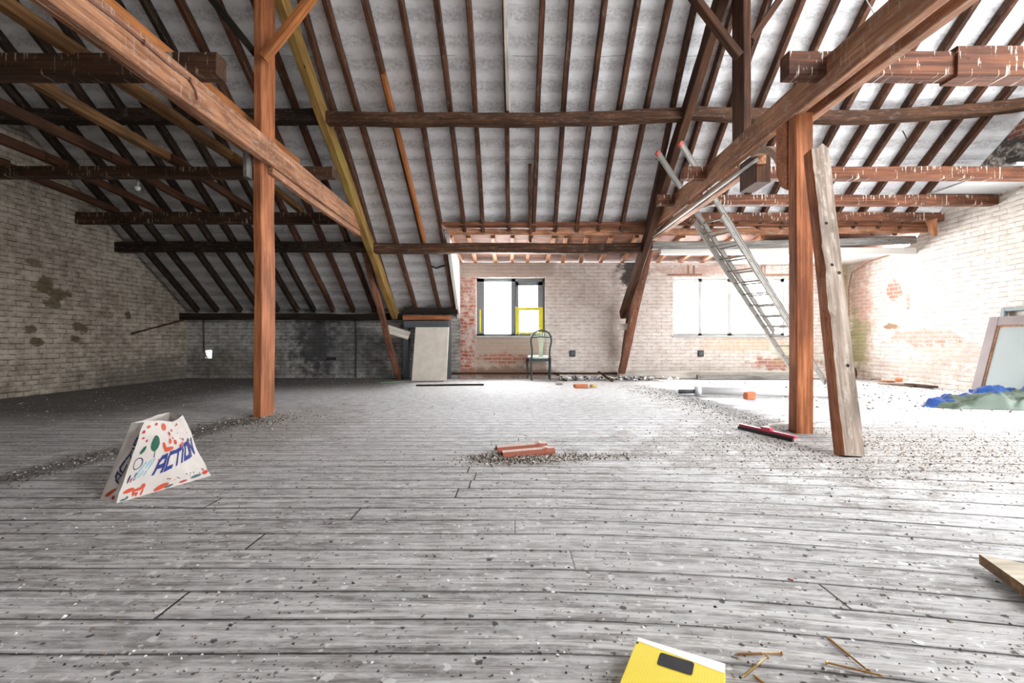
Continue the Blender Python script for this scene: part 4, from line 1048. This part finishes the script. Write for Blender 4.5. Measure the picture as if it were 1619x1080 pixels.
def front(u, v):
    b_ = g0.lerp(g1, u); b_.z = 0
    t_ = t0.lerp(tm, u/.62) if u < .62 else tm.lerp(t1, (u-.62)/.38)
    p = b_.lerp(t_, v)
    out = (g1-g0).cross(Vector((0,0,1))).normalized()        # towards the camera side
    if out.y > 0: out = -out
    p = p+out*(.035*math.sin(math.pi*v)*math.sin(math.pi*u))
    e = min(1, v*8)*1.0
    q = crinkle(p); return p.lerp(q, e)
def sidef(u, v):
    p = g3.lerp(g0, u).lerp(t3.lerp(t0, u), v); out = Vector((-1,-.4,0)).normalized()
    p = p-out*(.045*math.sin(math.pi*u)*(.3+.7*v)*min(1, v*3)); e = min(1, v*8)*min(1, u*8, (1-u)*8)
    if u > .99: return front(0, v)
    return p.lerp(crinkle(p, .012), e)
def backf(u, v):
    p = g2.lerp(g3, u).lerp(t2.lerp(t3, u), v)
    if u > .99: return sidef(0, v)
    return p.lerp(crinkle(p), min(1, v*8))
def rightf(u, v):
    p = g1.lerp(g2, u).lerp(t1.lerp(t2, u), v)
    if u < .01: return front(1, v)
    if u > .99: return backf(0, v)
    return p.lerp(crinkle(p), min(1, v*8))
def bag():
    bm = bmesh.new()
    def sheet(fn, nu, nv, off=0, mi=0):
        g = [[bm.verts.new(fn(i/nu, j/nv)) for i in range(nu+1)] for j in range(nv+1)]
        for j in range(nv):
            for i in range(nu): bm.faces.new((g[j][i], g[j][i+1], g[j+1][i+1], g[j+1][i])).material_index = mi
    sheet(front, 36, 26); sheet(sidef, 12, 26); sheet(backf, 24, 20); sheet(rightf, 10, 20)
    f = bm.faces.new([bm.verts.new(p) for p in (g0+Vector((0,0,.001)), g1+Vector((0,0,.001)), g2+Vector((0,0,.001)), g3+Vector((0,0,.001)))])
    bmesh.ops.remove_doubles(bm, verts=bm.verts[:], dist=.0008)
    # printed marks, laid on the paper
    def put(fn, uvs, mi, off=.0022, tri=None):
        cs = [Vector((u, v)) for u, v in uvs]
        def P(u, v):
            p = fn(u, v); du = fn(min(1,u+.02), v)-fn(max(0,u-.02), v); dv = fn(u, min(1,v+.02))-fn(u, max(0,v-.02)); n = du.cross(dv).normalized()
            if n.dot(Vector((0,0,CH))-p) < 0: n = -n
            return p+n*off
        vs = [bm.verts.new(P(u, v)) for u, v in uvs]
        for t3_ in (tri or [list(range(len(uvs)))]):
            try: bm.faces.new([vs[i] for i in t3_]).material_index = mi
            except ValueError: pass
    def poly(fn, pts, mi, off=.0022):
        # fan around the centre so it follows the crinkles
        c = (sum(p[0] for p in pts)/len(pts), sum(p[1] for p in pts)/len(pts)); n = len(pts)
        midr = [((p[0]+c[0])/2, (p[1]+c[1])/2) for p in pts]
        allp = list(pts)+midr+[c]
        tri = [[i, (i+1) % n, n+(i+1) % n, n+i] for i in range(n)]+[[n+i, n+(i+1) % n, 2*n] for i in range(n)]
        put(fn, allp, mi, off, tri)
    # letters from strokes: every stroke is a quad strip in letter space (0..1 wide, 0..1 high)
    def stroke(fn, a, b, w_, mi, T):
        ax, ay = a; bx, by = b; L = math.hypot(bx-ax, by-ay); nx, ny = -(by-ay)/L*w_/2, (bx-ax)/L*w_/2
        dx, dy = (bx-ax)/L*w_/2*.9, (by-ay)/L*w_/2*.9
        n = max(2, int(L/.25))
        pts = []
        for i in range(n+1):
            t = i/n; x, y = ax-dx+(bx-ax+2*dx)*t, ay-dy+(by-ay+2*dy)*t
            pts += [T(x+nx, y+ny), T(x-nx, y-ny)]
        put(fn, pts, mi, .0026, [[2*i, 2*i+1, 2*i+3, 2*i+2] for i in range(n)])
    G = {'A': [((.10,.08),(.10,.7)), ((.10,.7),(.3,.92)), ((.3,.92),(.9,.92)), ((.9,.92),(.9,.08)), ((.10,.42),(.9,.42))],
         'C': [((.9,.92),(.3,.92)), ((.3,.92),(.1,.7)), ((.1,.7),(.1,.08)), ((.1,.08),(.9,.08))],
         'T': [((.0,.92),(1.0,.92)), ((.5,.92),(.5,.08))], 'I': [((.5,.92),(.5,.08))],
         'O': [((.1,.92),(.9,.92)), ((.9,.92),(.9,.08)), ((.9,.08),(.1,.08)), ((.1,.08),(.1,.92))],
         'N': [((.1,.08),(.1,.92)), ((.1,.92),(.9,.08)), ((.9,.08),(.9,.92))]}
    def word(fn, txt, u0, v0, u1, v1, hh, slant, mi, wl=.26, tw=None, vert=False):
        adv = {'I': .42}; tot = sum(adv.get(c, 1.0)+.16 for c in txt); x = 0
        for c in txt:
            a = adv.get(c, 1.0)
            for (p, q) in G[c]:
                def T(lx, ly, x=x, a=a, c=c):
                    lx2 = (lx-.5)*(1 if c != 'I' else 1)+ (a/2 if c == 'I' else .5)
                    s_ = (x+lx2+slant*ly)/tot
                    return (u0+(u1-u0)*s_+ (hh*(-ly) if vert else 0), v0+(v1-v0)*s_+(0 if vert else hh*ly))
                stroke(fn, p, q, wl, mi, T)
            x += a+.16
    word(front, 'ACTION', .29, .25, .94, .41, .22, .35, 2)
    for k in range(3):
        u = .10+k*.045
        put(front, [(u, .25+k*.008), (u+.018, .25+k*.008), (u+.085, .45+k*.012), (u+.067, .45+k*.012)], 3, .0026)
    word(sidef, 'ACTION', .60, .22, .78, .88, .38, .3, 4, .22, vert=True)
    def ell(fn, cu, cv, ru, rv, a0, mi, n=12, tip=False):
        pts = []
        for k in range(n):
            a = 2*math.pi*k/n; x, y = ru*math.cos(a), rv*math.sin(a)
            if tip: y *= abs(math.sin(a))**.4*1.0
            pts.append((cu+(x*math.cos(a0)-y*math.sin(a0)), cv+(x*math.sin(a0)+y*math.cos(a0))*1.0))
        pts = [(min(.995, max(.005, u)), min(.995, max(.005, v))) for u, v in pts]
        poly(fn, pts, mi)
    E = lambda *a, **k: ell(front, *a, **k)
    E(.40,.91,.05,.055,.2,5); E(.24,.68,.055,.12,0,6); put(front, [(.238,.49),(.250,.49),(.246,.76),(.242,.76)], 4, .003)
    E(.11,.60,.02,.055,-.4,6); E(.50,.80,.022,.03,.3,7); E(.55,.73,.012,.02,0,7); E(.58,.66,.03,.04,0,5); E(.56,.85,.018,.022,0,5)
    # curled animal shape: tail, body
    E(.38,.62,.022,.075,.35,5); E(.45,.57,.075,.035,.15,5); E(.47,.69,.028,.045,-.3,5); E(.45,.62,.022,.025,0,0)
    # ring
    for k in range(16):
        a0, a1 = 2*math.pi*k/16, 2*math.pi*(k+1)/16; r0 = (.042,.062); r1 = (.050,.073)
        put(front, [(.10+r0[0]*math.cos(a0), .44+r0[1]*math.sin(a0)), (.10+r0[0]*math.cos(a1), .44+r0[1]*math.sin(a1)), (.10+r1[0]*math.cos(a1), .44+r1[1]*math.sin(a1)), (.10+r1[0]*math.cos(a0), .44+r1[1]*math.sin(a0))], 4)
    E(.055,.27,.013,.05,-.15,4); E(.085,.25,.008,.03,0,7); E(.12,.28,.013,.045,-.1,4)
    E(.09,.125,.055,.03,.1,5); E(.055,.02,.03,.014,0,8); E(.085,.035,.014,.02,0,8); E(.17,.05,.016,.02,0,7)
    E(.42,-.0+.055,.085,.035,.35,5); E(.50,.035,.05,.02,.2,8); E(.36,.035,.02,.012,0,6)
    E(.66,.045,.05,.018,.05,7); E(.82,.07,.075,.025,.12,8); E(.95,.09,.045,.03,.2,5); E(.96,.075,.04,.015,.4,7)
    E(.70,.60,.075,.018,.35,7); E(.78,.66,.02,.02,.2,7); E(.88,.62,.02,.04,-.3,6); E(.33,.44,.03,.012,-.5,7); E(.34,.36,.02,.018,0,5)
    E(.72,.93,.015,.02,0,7); E(.10,.92,.03,.02,.3,5); E(.05,.85,.02,.025,0,7); E(.24,.95,.03,.02,0,7); E(.06,.76,.02,.015,.4,7); E(.12,.72,.012,.02,0,7)
    for k in range(22):
        u = R.uniform(.45,.97); v = R.choice([R.uniform(.1,.17), R.uniform(.55,.97)]); E(u, v, R.uniform(.005,.012), R.uniform(.006,.016), R.uniform(0,3), R.choice([5,6,7,8,8]), n=6)
    for b_ in ((.60,.185,.022,.035,.0),(.56,.16,.05,.022,.1),(.52,.12,.010,.04,.1),(.60,.11,.009,.045,-.1),(.545,.10,.008,.035,.3)): E(b_[0]-.38,b_[1]-.055,b_[2],b_[3],b_[4],5,n=8)
    # deer
    D_ = lambda *a, **k: ell(front, *a, **k)
    D_(.155,-.02+.09*0+.02,.001,.001,0,0,n=4)
    for pts in ([(.13,.0),(.14,.0)],): pass
    ell(sidef, .45, .10, .25, .035, .2, 5); ell(sidef, .75, .05, .1, .02, 0, 7)
    return link('paper_shopping_bag', bm, BG, smooth=False, recalc=False, label='white printed paper shopping bag with blue lettering standing open on the left of the floor', cat='bag')
bag()

# ------------------------------------------------------------------ loose grit, chips and rubble
def clear_of(x, y):
    return not ((-2.1 < x < -1.7 and 2.15 < y < 2.8) or (.30 < x < .5 and y < 1.14))
M_g1 = plain('brown grit', (.20,.15,.11), .95, var=.5, sc_=200); M_g2 = plain('pale grit', (.55,.50,.44), .95, var=.3, sc_=200); M_g3 = plain('dark grit', (.045,.037,.03), .95, var=.3, sc_=200); M_g4 = plain('whitish chips', (.72,.71,.68), .9, var=.15)
def chips(name, label, n, place, smin, smax, weights, flat_=.5, cat='debris'):
    verts, faces, mids = [], [], []
    for _ in range(n):
        r = place()
        if r is None: continue
        x, y, zb = r
        if not clear_of(x, y): continue
        s_ = R.uniform(smin, smax)*(R.random()**.6+.2); a = R.uniform(0, 6.28); el = R.uniform(.35, 1); h = s_*R.uniform(.3, 1)*flat_
        c, sn = math.cos(a)*s_/2, math.sin(a)*s_/2; b = len(verts)
        j = lambda: R.uniform(.6, 1.2)
        verts += [(x+c*j(), y+sn*j(), zb), (x-sn*el*j(), y+c*el*j(), zb), (x-c*j(), y-sn*j(), zb), (x+sn*el*j(), y-c*el*j(), zb), (x+R.uniform(-.3,.3)*s_, y+R.uniform(-.3,.3)*s_, zb+h)]
        m = R.choices(range(4), weights)[0]
        for f in ((0,1,4),(1,2,4),(2,3,4),(3,0,4)): faces.append(tuple(b+k for k in f)); mids.append(m)
    me = bpy.data.meshes.new(name); me.from_pydata(verts, [], faces)
    for m in (M_g1, M_g2, M_g3, M_g4): me.materials.append(m)
    me.polygons.foreach_set('material_index', mids)
    o = bpy.data.objects.new(name, me); C.objects.link(o); return tag(o, label, cat, kind='stuff')
G_ = R.gauss
def heap():
    if R.random() < .62: x, y = .02+G_(0, .17), 3.02+G_(0, .075)
    else: x, y = .38+G_(0, .22), 3.08+G_(0, .05)
    return (x, y, max(0, .018*(1-((x-.02)/.35)**2-((y-3.04)/.13)**2))*R.random())
chips('grit_heap', 'heap of brown grit around the terracotta tile', 3000, heap, .006, .02, (5,3,3,2), .8)
def rightfield():
    if R.random() < .5: x = R.uniform(1.6, 5.5); y = 3.3+G_(0, .42)+(x-3)*-.10
    else: x, y = 2.6+G_(0, .8), 3.35+G_(0, .45)
    return (x, y, 0) if .9 < y < 5 and x > .9 and not (2.2 < x < 2.6 and 3.0 < y < 3.97) else None
chips('grit_scatter', 'brown and pale grit spread over the floor around the right post', 10000, rightfield, .007, .022, (5,6,2,3), .55)
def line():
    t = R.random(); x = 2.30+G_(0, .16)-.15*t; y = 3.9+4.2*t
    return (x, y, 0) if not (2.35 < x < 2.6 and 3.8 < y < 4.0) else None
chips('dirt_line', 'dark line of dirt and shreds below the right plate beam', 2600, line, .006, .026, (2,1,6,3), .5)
def postdirt():
    t = R.random()
    if t < .45: x, y = -2.45+G_(0, .22), 4.45+G_(0, .25)
    else: s_ = R.random(); x, y = -2.62-.30*s_+G_(0, .09), 4.6-2.4*s_
    return (x, y, 0) if not (-2.7 < x < -2.55 and 4.66 < y < 4.97) else None
chips('dirt_scatter', 'dirt and white chips around the foot of the left post', 3000, postdirt, .006, .020, (3,1,7,1), .6)
def sparse():
    D = 1.05+(R.random()**1.3)*7.6; return (R.uniform(-1.15, 1.15)*D, D, 0) if True else None
def inroom(fn):
    def g():
        r = fn(); return r if r and XL+.05 < r[0] < XR-.05 else None
    return g
chips('floor_litter', 'sparse dark and white specks littering the whole floor', 6000, inroom(sparse), .004, .014, (3,1,6,4), .5)
def farleft(): return (R.uniform(-6.5, -1.5), R.uniform(4.4, 9.2), 0)
chips('paint_flakes', 'white flakes scattered on the dark floor at the far left', 700, farleft, .012, .03, (0,0,0,1), .3)
def farright():
    x, y = R.uniform(3.6, 6.9), R.uniform(5.0, 8.6); return (x, y, 0)
chips('floor_rubble', 'rubble and flakes on the floor between the right post and the right wall', 2600, farright, .012, .06, (2,3,3,6), .4)
# curls of torn paper at the wall foot right of the chair
def curls():
    bm = bmesh.new()
    for k in range(230):
        x = R.uniform(bpx(868), bpx(1062)); x = x if R.random() < .5 else R.choice([bpx(905), bpx(985), bpx(1000)])+G_(0, .22)
        y = 9.15+G_(0, .10); 
        if x < .9: x = .9+R.random()*.3
        y = min(y, 9.34); z = .012+R.random()*.06; L = R.uniform(.05, .16); a = R.uniform(0, 6.28); r = R.uniform(.010, .03); wd = R.uniform(.012, .03)
        M_ = Matrix.Translation((x, y, z)) @ Matrix.Rotation(a, 4, 'Z') @ Matrix.Rotation(R.uniform(-.7, .7), 4, 'X')
        mi = R.choices((0, 1, 2), (6, 2, 3))[0]; prev = None
        for i in range(7):
            t = i/6*math.pi*1.3; p = Vector((r*math.cos(t)+L*(i/6-.5), 0, r*math.sin(t)))
            cur = [bm.verts.new(M_ @ (p+Vector((0, -wd, 0)))), bm.verts.new(M_ @ (p+Vector((0, wd, 0))))]
            for v in cur: v.co.z = max(.003, v.co.z)
            if prev: bm.faces.new((prev[0], prev[1], cur[1], cur[0])).material_index = mi
            prev = cur
    link('paper_shreds', bm, [plain('white torn paper', (.7,.7,.69), .8), plain('grey torn paper', (.25,.26,.27), .8), M_g3], label='curls of torn white paper along the wall foot right of the chair', cat='rubble', kind='stuff')
curls()
lump('rubble_sheet', (bpx(1040), 9.0, 0), (.5, .2, .02), .1, M_g4, 'flat white broken sheet on the floor left of the long pale timber', 'rubble', 11)
